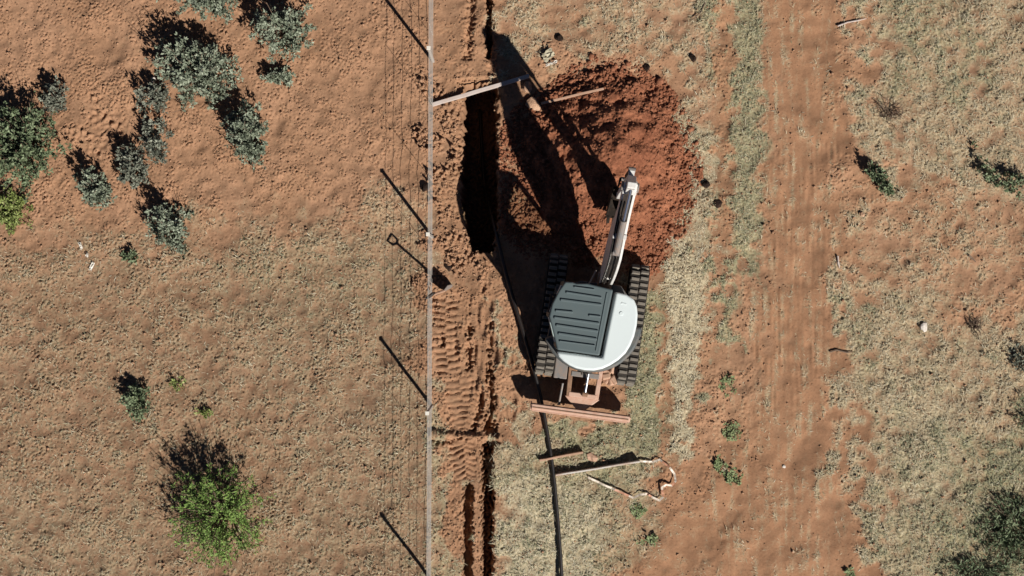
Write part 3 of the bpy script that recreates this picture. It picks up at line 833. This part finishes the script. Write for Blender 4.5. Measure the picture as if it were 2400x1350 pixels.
for sx in (-.30, .30):
    mb = MB(); mb.box((cab_c[0] + sx, cab_c[1] - .02, 1.32), (.12, .40, .10)); mb.tube([(cab_c[0] + sx, cab_c[1] + .12, 1.36), (cab_c[0] + sx, cab_c[1] + .15, 1.56)], .018, 8); mb.build('control_console', M['seat'], exc, .015)
mb = MB(); mb.tube([E(1379, 668, 2.2), E(1386, 655, 2.12), E(1397, 634, 2.0)], .014, 8); mb.build('mirror_arm', M['grey_steel'], exc)
# swing bracket and boom (own heading)
foot = Minv @ Vector((*g(1411, 651), 0))
tipw = Minv @ Vector((*g(1444, 443), 0))
bd = Vector((tipw.x - foot.x, tipw.y - foot.y, 0)).normalized(); bs = Vector((bd.y, -bd.x, 0))
def B(s, z, w):
    f_ = min(max((s - 1.0) / .7, 0), 1); z = z + .12 * f_ * min(max((z - 1.6) / 1.2, 0), 1); s = s - .20 * f_
    q = Vector((foot.x, foot.y, 0)) + bd * s + bs * w; return (q.x, q.y, z)
mb = MB(); mb.prism([(-.32, .58), (.06, .58), (.10, .72), (.10, 1.02), (-.05, 1.10), (-.32, .98)], -.13, .13, lambda a, b, h: B(a, b, h)); mb.build('swing_bracket', M['rust'], exc, .02)
boom_top = [(-.12, .98), (-.13, 1.30), (-.02, 1.72), (.13, 2.12), (.31, 2.42), (.58, 2.58), (.82, 2.70), (1.10, 2.84), (1.40, 3.00), (1.68, 3.16), (1.78, 3.18)]
boom_bot = [(1.84, 3.09), (1.80, 2.98), (1.48, 2.74), (1.25, 2.54), (1.08, 2.27), (1.00, 1.94), (.84, 1.64), (.62, 1.34), (.38, 1.10), (.12, .92), (-.04, .88)]
# box section boom: side plates stand proud of the web
for w0, w1 in ((-.115, -.080), (.072, .115)):
    mb = MB(); mb.prism(boom_top + boom_bot, w0, w1, lambda a, b, h: B(a, b, h)); mb.build('boom_side_plate', M['boom_white'], exc, .006)
it = [(a + .02, b - .05) for a, b in boom_top]; ib = [(a - .02, b + .03) for a, b in boom_bot]
mb = MB(); mb.prism(it[1:] + ib[:-1], -.078, .070, lambda a, b, h: B(a, b, h)); mb.build('boom_web', M['black'], exc)
mb = MB(); mb.bar(B(-.07, 1.02, 0), B(.03, 1.58, 0), .15, .05, up=bd); mb.build('mud_caked_plate', M['rust'], exc, .01)
for s_, z_ in ((.0, 1.55), (.70, 2.63), (1.62, 3.09)):
    mb = MB(); mb.bar(B(s_, z_ + .03, -.12), B(s_, z_ + .03, .12), .09, .05); mb.build('boom_cross_plate', M['boom_white'], exc, .008)
for s_, z_, r_ in ((0, .97, .09), (1.73, 3.08, .085)):
    mb = MB(); mb.tube([B(s_, z_, -.15), B(s_, z_, .15)], r_, 16); mb.build('pivot_pin', M['grey_steel'], exc, .008)
def cyl(name, a, b, split, r, rr, w=0.0, mat='black'):
    A_ = Vector(B(a[0], a[1], w)); B_ = Vector(B(b[0], b[1], w)); C_ = A_.lerp(B_, split)
    mb = MB(); mb.tube([A_, C_], r, 14); o = mb.build(name, M[mat], exc, .006)
    mb = MB(); mb.tube([C_, B_], rr, 12); mb.build('rod', M['chrome'], o)
    for q in (A_, B_):
        mb = MB(); mb.tube([q - bs * .06, q + bs * .06], r * .9, 12); mb.build('pin_eye', M['grey_steel'], o)
    return o
cyl('arm_cylinder', (.42, 2.52), (1.72, 3.33), .50, .062, .034, 0.0, 'grey_steel')
cyl('boom_cylinder', (.18, .70), (.98, 2.14), .60, .065, .035)
# hoses along the boom
for w_ in (-.045, .05, -.10):
    mb = MB(); mb.tube([B(s + .0, z + .035, w_) for s, z in boom_top[1:-2]], .014, 6); mb.build('hose', M['rubber'], exc)
# arm
arm = [(1.58, 3.20), (1.68, 3.40), (1.78, 3.40), (1.92, 3.12), (1.90, 2.8), (1.83, 1.9), (1.78, 1.38), (1.66, 1.32), (1.63, 1.44), (1.71, 1.9), (1.72, 2.6), (1.70, 2.95)]
mb = MB(); mb.prism(arm, -.075, .075, lambda a, b, h: B(a, b, h)); mb.build('arm', M['boom_white'], exc, .012)
cyl('bucket_cylinder', (2.04, 2.92), (1.98, 1.78), .62, .05, .028)
mb = MB(); mb.bar(B(1.88, 2.92, 0), B(2.02, 2.92, 0), .10, .10); mb.build('cylinder_bracket', M['boom_white'], exc)
for w_ in (-.09, .09):
    mb = MB(); mb.bar(B(1.770, 1.62, w_), B(1.990, 1.78, w_), .02, .06); mb.build('bucket_link', M['bucket'], exc)
    mb = MB(); mb.bar(B(1.990, 1.78, w_ * .8), B(1.810, 1.22, w_ * .8), .02, .07); mb.build('bucket_link', M['bucket'], exc)
# bucket
shell = [(1.70, 1.30), (1.72, 1.10), (1.66, .88), (1.52, .70), (1.30, .60), (1.02, .62)]
ishell = [(1.02, .645), (1.30, .628), (1.50, .725), (1.635, .895), (1.692, 1.10), (1.672, 1.29)]
BW = .14
mb = MB(); mb.prism(shell + ishell, -BW, BW, lambda a, b, h: B(a + .17, b, h)); bucket = mb.build('bucket', M['bucket'], exc)
for w_ in (-1, 1):
    mb = MB(); mb.prism([(1.70, 1.30), (1.72, 1.10), (1.66, .88), (1.52, .70), (1.30, .60), (1.02, .62), (1.14, .92), (1.34, 1.20), (1.46, 1.36), (1.60, 1.40)], w_ * BW, w_ * (BW + .02), lambda a, b, h: B(a + .17, b, h)); mb.build('side_plate', M['bucket'], bucket)
mb = MB(); mb.bar(B(1.670, 1.34, -BW), B(1.670, 1.34, BW), .10, .06); mb.build('hinge_plate', M['bucket'], bucket)
for w_ in (-.105, 0, .105):
    mb = MB(); mb.prism([(1.05, .60), (1.05, .66), (.90, .655), (.87, .64)], w_ - .03, w_ + .03, lambda a, b, h: B(a + .17, b, h)); mb.build('tooth', M['bucket'], bucket)
# exhaust stub and hand rail
mb = MB(); mb.tube([E(1303, 770, 1.55), E(1303, 770, 2.0)], .014, 8); mb.build('grab_rail', M['black'], exc)

# ---------------------------------------------------------------- fence
FX = lambda py: 1015.5 - (py - 135) * .004
fz = 1.30
fence = empty('wire_fence', (*g(1013, 675), 0), label='low wire fence with slim white topped posts running beside the trench', cat='fence')
fo = Vector((*g(1013, 675), 0))
for py in (-265, 144, 556, 952, 1358, 1760):
    x, y = g(FX(py), py)
    z0 = float(ground_z(x, y)) - .1 if abs(y) < 7 else -.1
    mb = MB(); mb.box(Vector((x, y, (fz + .04 + z0) / 2)) - fo, (.048, .048, fz + .04 - z0)); post = mb.build('post', M['galv'], fence, .004)
    mb = MB(); mb.box(Vector((x, y, fz + .052)) - fo, (.07, .07, .025)); mb.build('cap', M['paper'], post, .004)
y0, y1 = 7.6, -7.6
for zz in (.16, .38, .60, .84, 1.06, 1.27):
    pts = []
    for i in range(41):
        yy = y0 + (y1 - y0) * i / 40; py = 675 - yy * PPM; xx = g(FX(py), 0)[0]
        pts.append(Vector((xx + .0012 * math.sin(i * 1.7 + zz * 9), yy, zz + .002 * math.sin(i * .9 + zz * 20))) - fo)
    mb = MB(); mb.tube(pts, .0044, 6); mb.build('wire', M['galv'], fence, smooth=True)
for i in range(10):
    py = -60 + i * 160 + 14 * math.sin(i * 5.1); x, y = g(FX(py), py)
    mb = MB(); mb.tube([Vector((x, y, .14)) - fo, Vector((x, y, 1.29)) - fo], .004, 5); mb.build('stay_wire', M['galv'], fence)

# ---------------------------------------------------------------- spade leaning on the fence
tip = Vector((*g(1056, 676), gz(1056, 676) - .03)); top = Vector((*g(1017, 692), 1.16))
sp = empty('spade', tip, label='long handled spade leaning against the wire fence', cat='spade')
d = (top - tip).normalized(); sd = Vector((.8, .6, 0)); sd = (sd - d * sd.dot(d)).normalized(); nd = d.cross(sd)
mb = MB()
bl = [(0, 0), (.08, .05), (.12, .16), (.125, .42), (.03, .46), (-.03, .46), (-.125, .42), (-.12, .16), (-.08, .05)]
mb.prism(bl, -.005, .006, lambda a, b, h: sd * a + d * b + nd * (h + 2.2 * a * a)); mb.build('blade', M['grey_steel'], sp)
L = (top - tip).length
mb = MB(); mb.tube([d * .42, d * (L - .13)], [.027, .023], 8); mb.build('shaft', M['plank'], sp)
mb = MB(); q0 = d * (L - .14)
ring = [q0, q0 + d * .05 + sd * .07, q0 + d * .17 + sd * .075, q0 + d * .17 - sd * .075, q0 + d * .05 - sd * .07, q0]
mb.tube(ring, .024, 8); mb.build('handle', M['black'], sp)

# ---------------------------------------------------------------- pipe, beams, planks, tape, scraps
pp = [(1320, 1440, .07), (1314, 1310, .07), (1304, 1180, .06), (1294, 1085, .07), (1282, 1010, .07), (1270, 945, .08), (1253, 872, .12), (1230, 790, .16), (1205, 706, .15), (1186, 640, .12), (1170, 575, .06), (1156, 520, -.25),
      (1143, 470, -.75), (1132, 420, -1.35), (1125, 330, -1.53), (1120, 230, -1.54)]
def smooth_path(pts, n=6):
    P_ = [np.array(p, float) for p in pts]; out = []
    for i in range(len(P_) - 1):
        p0, p1, p2, p3 = P_[max(i - 1, 0)], P_[i], P_[i + 1], P_[min(i + 2, len(P_) - 1)]
        for k in range(n):
            t_ = k / n
            out.append(.5 * ((2 * p1) + (-p0 + p2) * t_ + (2 * p0 - 5 * p1 + 4 * p2 - p3) * t_ ** 2 + (-p0 + 3 * p1 - 3 * p2 + p3) * t_ ** 3))
    out.append(P_[-1]); return out
pts = [Vector((*g(a, b), c)) for a, b, c in smooth_path(pp)]
mb = MB(); mb.tube(pts, .035, 12)
pipe = mb.build('pipe', M['pipe'], smooth=True)
tag(pipe, 'long black plastic pipe snaking past the excavator into the open trench', 'pipe')

def beam(name, a, b, w, h, za, zb, mat, label, cat):
    A_ = Vector((*g(*a), za)); B_ = Vector((*g(*b), zb)); o0 = (A_ + B_) / 2
    mb = MB()
    n = 7; d = (B_ - A_); L_ = d.length; d.normalize(); s_ = d.cross(Vector((0, 0, 1))).normalized(); u_ = s_.cross(d)
    vs = []
    for i in range(n):
        c_ = A_.lerp(B_, i / (n - 1)) - o0 + s_ * random.uniform(-.004, .004)
        for q in ((-.5, -.5), (.5, -.5), (.5, .5), (-.5, .5)):
            vs.append(c_ + s_ * q[0] * w + u_ * (q[1] * h))
    fs = [(3, 2, 1, 0), tuple((n - 1) * 4 + k for k in range(4))]
    for i in range(n - 1):
        for k in range(4): fs.append((i * 4 + k, i * 4 + (k + 1) % 4, i * 4 + 4 + (k + 1) % 4, i * 4 + 4 + k))
    mb.add(vs, fs)
    o = mb.build(name, mat, None, .006); o.location = o0
    return tag(o, label, cat)
beam('wooden_beam', (1013, 247), (1240, 180), .07, .09, .06, .08, M['beam'], 'pale beam laid across the open end of the trench from the fence', 'beam')
beam('wooden_lath', (1268, 246), (1412, 214), .045, .03, heap_z(1275, 244) + .12, heap_z(1405, 214) + .10, M['plank'], 'thin brown lath lying on the dark top of the soil heap', 'lath')
beam('timber_post', (1302, 1112), (1498, 1079), .032, .16, gz(1302, 1112) + .07, gz(1498, 1079) + .09, M['pale_beam'], 'pale timber post lying by the striped tape, reaching the black pipe', 'timber post')
beam('wooden_plank', (1264, 1078), (1366, 1058), .04, .12, gz(1264, 1078) + .05, gz(1366, 1058) + .06, M['plank'], 'short pinkish plank lying under the black pipe behind the blade', 'plank')

def lump(name, px, py, r, mat, label, cat, flat=.7, seed=1, z=None, sub=1):
    rng = np.random.default_rng(seed)
    import bmesh
    bm = bmesh.new(); bmesh.ops.create_icosphere(bm, subdivisions=2, radius=1)
    off = rng.uniform(-3, 3, 3)
    for v in bm.verts:
        c_ = v.co
        f = 1 + .28 * math.sin(2.3 * c_.x + off[0]) * math.cos(2.1 * c_.y + off[1]) + .16 * math.sin(4.7 * c_.z + off[2] + 3 * c_.x) + rng.uniform(-.08, .08)
        v.co = Vector((c_.x * f * (1 + .2 * math.sin(off[0])), c_.y * f, c_.z * f * flat)) * r
    me = bpy.data.meshes.new(name); bm.to_mesh(me); bm.free(); me.materials.append(mat)
    o = bpy.data.objects.new(name, me); COL.objects.link(o)
    x, y = g(px, py)
    o.location = (x, y, (gz(px, py) if z is None else z) + r * flat * .55)
    return tag(o, label, cat)
lump('soil_clod', 1312, 89, .072, M['dark_clod'], 'dark clod lying alone on dry ground above the shadow of the boom', 'clod', seed=1)
lump('soil_clod', 1516, 158, .072, M['dark_clod'], 'dark clod at the upper rim of the soil heap', 'clod', seed=2)
lump('soil_clod', 1624, 136, .072, M['dark_clod'], 'round dark clod farthest up and right from the soil heap', 'clod', seed=3)
lump('soil_clod', 1656, 432, .072, M['dark_clod'], 'dark clod fallen just right of the soil heap', 'clod', seed=4)
lump('soil_clod', 1681, 477, .072, M['dark_clod'], 'flat dark clod in the dry grass right of the soil heap', 'clod', flat=.5, seed=5)
lump('soil_clod', 997, 441, .072, M['dark_clod'], 'small dark clod on the shrub side of the fence', 'clod', seed=6)
lump('soil_clod', 1052, 625, .07, M['dark_clod'], 'dark clod between the spade and the trench', 'clod', seed=7)
lump('soil_clod', 1236, 205, .12, M['tan_clod'], 'tan clod between the boom and arm shadows, upper one', 'clod', seed=8, flat=.55)
lump('soil_clod', 1250, 246, .13, M['tan_clod'], 'larger tan clod between the boom and arm shadows, lower one', 'clod', seed=9, flat=.55)
lump('soil_clod', 1388, 1072, .10, M['plank'], 'orange clod beside the short plank behind the blade', 'clod', seed=10, flat=.5)
lump('stone', 2165, 766, .085, M['pale_rock'], 'white stone in the dry grass on the right', 'stone', seed=11)
lump('stone', 360, 187, .06, M['pale_rock'], 'white stone at the edge of the biggest grey shrub', 'stone', seed=12)
lump('stone', 368, 507, .055, M['pale_rock'], 'white stone in the shadow of the lowest grey shrub', 'stone', seed=13)
lump('stone', 1838, 1094, .03, M['pale_rock'], 'pale stone on the bare track', 'stone', seed=14, flat=.5)
lump('stone', 2018, 502, .045, M['tan_clod'], 'tan stone below the small shrub right of the track', 'stone', seed=15)

def scrap(name, px, py, w, h, label, cat, seed, mat='paper', z=0.02, rot=0):
    rng = np.random.default_rng(seed); n = 6
    vs = []; x0, y0 = g(px, py); zb = gz(px, py)
    for j in range(n):
        for i in range(n):
            u = (i / (n - 1) - .5) * w * (1 + rng.uniform(-.25, .25)); v = (j / (n - 1) - .5) * h * (1 + rng.uniform(-.25, .25))
            vs.append((u * math.cos(rot) - v * math.sin(rot), u * math.sin(rot) + v * math.cos(rot), z + rng.uniform(0, .05)))
    fs = [(j * n + i, j * n + i + 1, (j + 1) * n + i + 1, (j + 1) * n + i) for j in range(n - 1) for i in range(n - 1) if rng.random() > .12]
    mb = MB(); mb.add(vs, fs); o = mb.build(name, M[mat]); o.location = (x0, y0, zb)
    s = o.modifiers.new('thickness', 'SOLIDIFY'); s.thickness = .004
    return tag(o, label, cat)
scrap('plastic_sheet', 1284, 132, .16, .26, 'crumpled pale plastic sheet beside the shadow of the boom tip', 'plastic sheet', 3, rot=-.9, mat='pale_scrap')
scrap('plastic_strip', 1292, 150, .22, .05, 'thin white strip lying just below the crumpled plastic sheet', 'plastic strip', 4, rot=.35)
scrap('paper_scrap', 191, 577, .05, .14, 'white paper scrap, upper one of three below the small shrubs', 'paper scrap', 5, rot=.4)
scrap('paper_scrap', 206, 598, .05, .07, 'tiny white paper scrap, middle one of three below the small shrubs', 'paper scrap', 6, rot=-.4)
scrap('paper_scrap', 216, 624, .06, .16, 'white paper scrap, lowest one of three below the small shrubs', 'paper scrap', 7, rot=-.4)

tape_pts = [(1378, 1118, .02), (1412, 1134, .03), (1440, 1146, .04), (1484, 1166, .02), (1500, 1158, .05), (1516, 1156, .04), (1530, 1165, .02), (1545, 1172, .03), (1553, 1163, .05), (1550, 1140, .03), (1560, 1134, .06), (1574, 1137, .03), (1582, 1126, .05), (1580, 1110, .03), (1568, 1094, .05), (1545, 1076, .03), (1528, 1082, .02), (1500, 1080, .03)]
tp = [np.array(a_) + (np.array(b_) - np.array(a_)) * k_ / 4 for a_, b_ in zip(tape_pts[:-1], tape_pts[1:]) for k_ in range(4)] + [np.array(tape_pts[-1])]; vs = []; fs = []; mi = []
for i, q in enumerate(tp):
    x, y = g(q[0], q[1]); q2 = tp[min(i + 1, len(tp) - 1)]; q1 = tp[max(i - 1, 0)]
    dx, dy = q2[0] - q1[0], -(q2[1] - q1[1]); L_ = math.hypot(dx, dy) + 1e-6
    tw = .35 * math.sin(i * .35); wd = .020
    nx_, ny_ = -dy / L_ * wd * math.cos(tw), dx / L_ * wd * math.cos(tw); nz_ = wd * math.sin(tw)
    zz = gz(q[0], q[1]) + q[2] + .03
    vs += [(x - nx_, y - ny_, zz - nz_), (x + nx_, y + ny_, zz + nz_)]
    if i: fs.append((2 * i - 2, 2 * i - 1, 2 * i + 1, 2 * i)); mi.append(1 if (i // 3) % 4 == 3 else 0)
tape = MB(); tape.add(vs, fs); tape.mi = mi
tape = tape.build('barrier_tape', M['tape_white'], mats=[M['tape_red']])
s = tape.modifiers.new('thickness', 'SOLIDIFY'); s.thickness = .003
tag(tape, 'strip of red and white barrier tape curled on the grass near the pipe', 'barrier tape')

# ---------------------------------------------------------------- shrubs and weeds
def shrub(name, px, py, rx, ry, h, leaf, label, seed, n_br=60, leaves=70, ll=.062, lw=.017, group=None, cat='shrub', rot=0, flat=1.0, upright=.5, tint=0.0):
    rng = np.random.default_rng(seed)
    c = P(px, py, h * .45); bx, by = c.x, c.y
    bz = float(ground_z(bx, by)) if abs(bx) < 11 and abs(by) < 7 else 0.0
    e = empty(name, (bx, by, bz), 0, label, cat, group)
    cr, sr = math.cos(rot), math.sin(rot)
    stems = MB(); LV = []; LT = []
    for b in range(n_br):
        a = rng.uniform(0, 2 * math.pi); q = math.sqrt(rng.uniform(.02, 1)) * rng.uniform(.75, 1.1) * (1.25 if rng.random() < .12 else 1)
        ex_, ey_ = rx * q * math.cos(a), ry * q * math.sin(a)
        ex_, ey_ = ex_ * cr - ey_ * sr, ex_ * sr + ey_ * cr
        top = h * max(1 - .55 * q * q, .15) * rng.uniform(.55, 1.35)
        p0 = Vector((ex_ * .18, ey_ * .18, -.02)); p2 = Vector((ex_, ey_, max(top, .05)))
        p1 = Vector((ex_ * .55, ey_ * .55, top * .72))
        if b % 2 == 0: stems.tube([p0, p1, p2], [.010, .006, .003], 4, caps=False)
        if b % 3 == 0:
            p3 = p2 + Vector((ex_ * .18 + rng.normal(0, .04), ey_ * .18 + rng.normal(0, .04), h * rng.uniform(.12, .34)))
            stems.tube([p1, p2, p3], [.007, .006, .004], 4, caps=False)
        cl_t = rng.normal(0, .12)
        for k in range(max(2, int(leaves / 11 * rng.uniform(.6, 1.4)))):
            t_ = .38 + .66 * rng.random() ** .75
            c_ = np.array(p0 * (1 - t_) ** 2 + p1 * 2 * t_ * (1 - t_) + p2 * t_ * t_) + rng.normal(0, .035, 3) * np.array([1, 1, .7])
            out = np.array([ex_, ey_, 0]) / (math.hypot(ex_, ey_) + 1e-6)
            k_t = rng.normal(0, .16)
            for m_ in range(rng.integers(6, 12)):
                dr = (out * .5 + rng.normal(0, .8, 3) + np.array([0, 0, upright])) * np.array([1, 1, flat]); dr /= np.linalg.norm(dr)
                p = c_ + dr * rng.uniform(0, .022); p[2] = max(p[2], .01)
                sd_ = np.cross(dr, rng.normal(0, .5, 3) + np.array([0, 0, 1])); sd_ /= np.linalg.norm(sd_) + 1e-9
                l_ = ll * rng.uniform(.6, 1.4); w_ = lw * rng.uniform(.7, 1.3)
                tipp = p + dr * l_; tipp[2] = max(tipp[2], .008)
                LV.append((p - sd_ * w_ * .3, p + dr * l_ * .45 - sd_ * w_, tipp, p + dr * l_ * .5 + sd_ * w_))
                LT.append(np.clip(.5 + cl_t + k_t + rng.normal(0, .1) + tint, 0, 1))
    stems.build('stems', M['stem'], e)
    V = np.array(LV).reshape(-1, 3); F = np.arange(len(V)).reshape(-1, 4)
    mesh_np('foliage', V, F, M[leaf], e, attrs={'tint': np.repeat(LT, 4)})
    return e
SG = 'grey shrubs left of the fence'
shrub('grey_shrub', 478, -8, .85, .42, .75, 'leaf_grey', 'grey green shrub cut off by the top edge of the picture', 101, 90, 70, group=SG)
shrub('grey_shrub', 665, 75, .62, .58, .75, 'leaf_grey', 'grey green shrub nearest the fence at the top left', 102, 85, 70, group=SG)
shrub('grey_shrub', 655, 182, .34, .14, .22, 'leaf_grey', 'low flat grey green shrub below the shrub nearest the fence', 103, 22, 55, group=SG, tint=.08)
shrub('grey_shrub', 462, 170, .92, .62, .85, 'leaf_grey', 'largest grey green shrub, broad and dense, in the top left', 104, 150, 75, group=SG, rot=-.35)
shrub('grey_shrub', 578, 315, .38, .68, .75, 'leaf_grey', 'tall narrow grey green shrub joined to the largest shrub on its lower right', 105, 85, 70, group=SG, rot=.3)
shrub('grey_shrub', 132, 230, .26, .30, .45, 'leaf_sparse', 'small sparse grey shrub above the dark shrub on the left edge', 106, 34, 45, group=SG, tint=.12)
shrub('green_shrub', 52, 345, .75, .85, .85, 'leaf_mid', 'large dark green shrub on the left edge of the picture', 107, 150, 75, group=SG)
shrub('grey_shrub', 222, 440, .32, .50, .52, 'leaf_grey', 'slim grey shrub between the left edge shrub and the lowest grey shrub', 108, 52, 58, group=SG, rot=.5)
shrub('grey_shrub', 365, 330, .30, .48, .45, 'leaf_sparse', 'thin dull grey shrub right below the largest shrub', 109, 48, 42, group=SG)
shrub('grey_shrub', 310, 388, .34, .42, .50, 'leaf_sparse', 'dull grey shrub touching the lower left of the thin one', 110, 52, 52, group=SG, rot=.3, tint=.05)
shrub('grey_shrub', 362, 232, .34, .34, .40, 'leaf_sparse', 'dull twiggy shrub tucked under the left side of the largest shrub', 111, 36, 42, group=SG)
shrub('grey_shrub', 392, 535, .38, .55, .62, 'leaf_grey', 'lowest grey green shrub of the group, with a white stone in its shadow', 112, 66, 64, group=SG, rot=.35)
shrub('yellow_green_bush', 12, 492, .45, .44, .30, 'leaf_lime', 'pale yellow green bush on the left edge below the dark green shrub', 113, 70, 60, ll=.06, lw=.012, cat='bush')
shrub('green_bush', 516, 1208, 1.0, 1.06, .95, 'leaf_green', 'large bright green feathery bush in the lower left', 114, 210, 62, ll=.06, lw=.0095, cat='bush')
shrub('green_shrub', 320, 942, .28, .34, .34, 'leaf_mid', 'small green shrub above the large feathery bush', 115, 36, 50, tint=.12)
shrub('weed', 414, 903, .14, .10, .12, 'leaf_lime', 'tiny yellow green weed right of the small green shrub', 116, 12, 22, cat='weed', ll=.05, lw=.012)
shrub('weed', 480, 965, .12, .08, .10, 'leaf_lime', 'tiny yellow green weed just above the shadow of the feathery bush', 117, 10, 22, cat='weed', ll=.05, lw=.012)
shrub('weed', 305, 602, .14, .07, .14, 'leaf_mid', 'small green weed left below the lowest grey shrub', 118, 12, 26, cat='weed')
shrub('green_shrub', 2062, 420, .13, .40, .32, 'leaf_mid', 'small leaning green shrub just right of the bare track', 121, 34, 44, rot=.7, tint=.15)
shrub('green_shrub', 2308, 395, .13, .46, .26, 'leaf_mid', 'narrow green shrub leaning left of the one on the right edge', 122, 14, 26, rot=.55, tint=.2)
shrub('green_shrub', 2374, 432, .38, .30, .36, 'leaf_mid', 'spreading green shrub on the right edge near the middle height', 127, 24, 32, rot=-.3, tint=.1)
shrub('grey_shrub', 2396, 836, .28, .30, .16, 'leaf_sparse', 'dull grey low shrub cut by the right edge, above a darker one', 123, 18, 22)
shrub('green_shrub', 2408, 962, .36, .40, .14, 'leaf_mid', 'dark green low shrub cut by the right edge below the dull grey one', 124, 18, 24, ll=.08, lw=.010)
shrub('green_shrub', 2388, 1235, .80, .85, .16, 'leaf_mid', 'wide dark green shrub in the lower right corner', 125, 190, 30, ll=.09, lw=.010, tint=.02)
shrub('green_shrub', 2300, 1335, .75, .35, .16, 'leaf_mid', 'low green growth on the bottom edge near the right corner', 126, 60, 28, ll=.09, lw=.010)
WG = 'green weeds along the bare track'
for i, (px, py, rx, ry, hh, lb) in enumerate([
    (1715, 1115, .18, .19, .10, 'round green weed on the bare track below a smaller round one'),
    (1686, 1087, .12, .12, .08, 'small round green weed up and left of the largest round weed'),
    (1716, 1012, .16, .24, .12, 'upright green weed above the cluster of round weeds'),
    (1496, 1199, .15, .14, .07, 'green weed below the striped tape'),
    (1522, 1266, .24, .18, .08, 'wide grey green weed on red soil below the striped tape'),
    (1708, 902, .22, .26, .12, 'green weed at the track edge level with the excavator blade'),
    (1998, 1345, .20, .12, .08, 'green weed on the bottom edge beside the dry grass')]):
    shrub('weed', px, py, rx * .85, ry * .85, hh * .16, 'leaf_weed', lb, 140 + i, int((8 + 420 * rx * ry) * (.35 if py in (902, 1266, 1345) else 1)), 18, ll=random.uniform(.035, .06), lw=random.uniform(.012, .022), group=WG, cat='weed', upright=.0, flat=.10, tint=random.uniform(-.15, .15))

# dead twiggy bush and fallen sticks on the right
def twigs(name, px, py, n, r, label, cat, seed, hmax=.18):
    rng = np.random.default_rng(seed); x, y = g(px, py); mb = MB()
    for i in range(n):
        a = rng.uniform(0, 6.28); l = r * rng.uniform(.35, 1.1)
        p0 = Vector((rng.normal(0, r * .3), rng.normal(0, r * .3), .01)); p1 = p0 + Vector((math.cos(a) * l * .5, math.sin(a) * l * .5, rng.uniform(.02, hmax))); p2 = p1 + Vector((math.cos(a + rng.normal(0, .6)) * l * .5, math.sin(a + rng.normal(0, .6)) * l * .5, rng.uniform(-.02, .05)))
        mb.tube([p0, p1, p2], [.008, .006, .003], 4, caps=False)
    o = mb.build(name, M['stem']); o.location = (x, y, gz(px, py)); return tag(o, label, cat)
twigs('dead_bush', 2085, 265, 60, .30, 'dead twiggy bush right of the track near the top', 'dead bush', 201)
twigs('dead_bush', 2285, 765, 40, .18, 'dead dark tuft right of the white stone', 'dead bush', 202)
def stick(name, pts, label, seed, r=.014):
    mb = MB(); x, y = g(*pts[0])
    mb.tube([Vector((*g(*p), gz(*p) + .03)) - Vector((x, y, 0)) for p in pts], [r] * (len(pts) - 1) + [r * .4], 5)
    o = mb.build(name, M['beam'] if seed % 2 else M['stem']); o.location = (x, y, 0); return tag(o, label, 'stick')
stick('stick', [(1962, 62), (1985, 53), (2010, 49), (2030, 44)], 'pale stick lying across the upper edge of the bare track', 1)
stick('stick', [(1652, 8), (1642, 30), (1622, 48)], 'dark bent stick near the top edge right of the heap', 2)
stick('stick', [(1962, 600), (1963, 615), (1967, 628)], 'short pale stick beside the track right of the excavator', 3, .02)
stick('stick', [(2268, 598), (2276, 604), (2286, 614)], 'short dark stick on red soil at the far right', 4, .022)
stick('stick', [(1945, 825), (1960, 820), (1985, 826), (2000, 824)], 'dark stick on the right edge of the track below the middle', 6, .016)
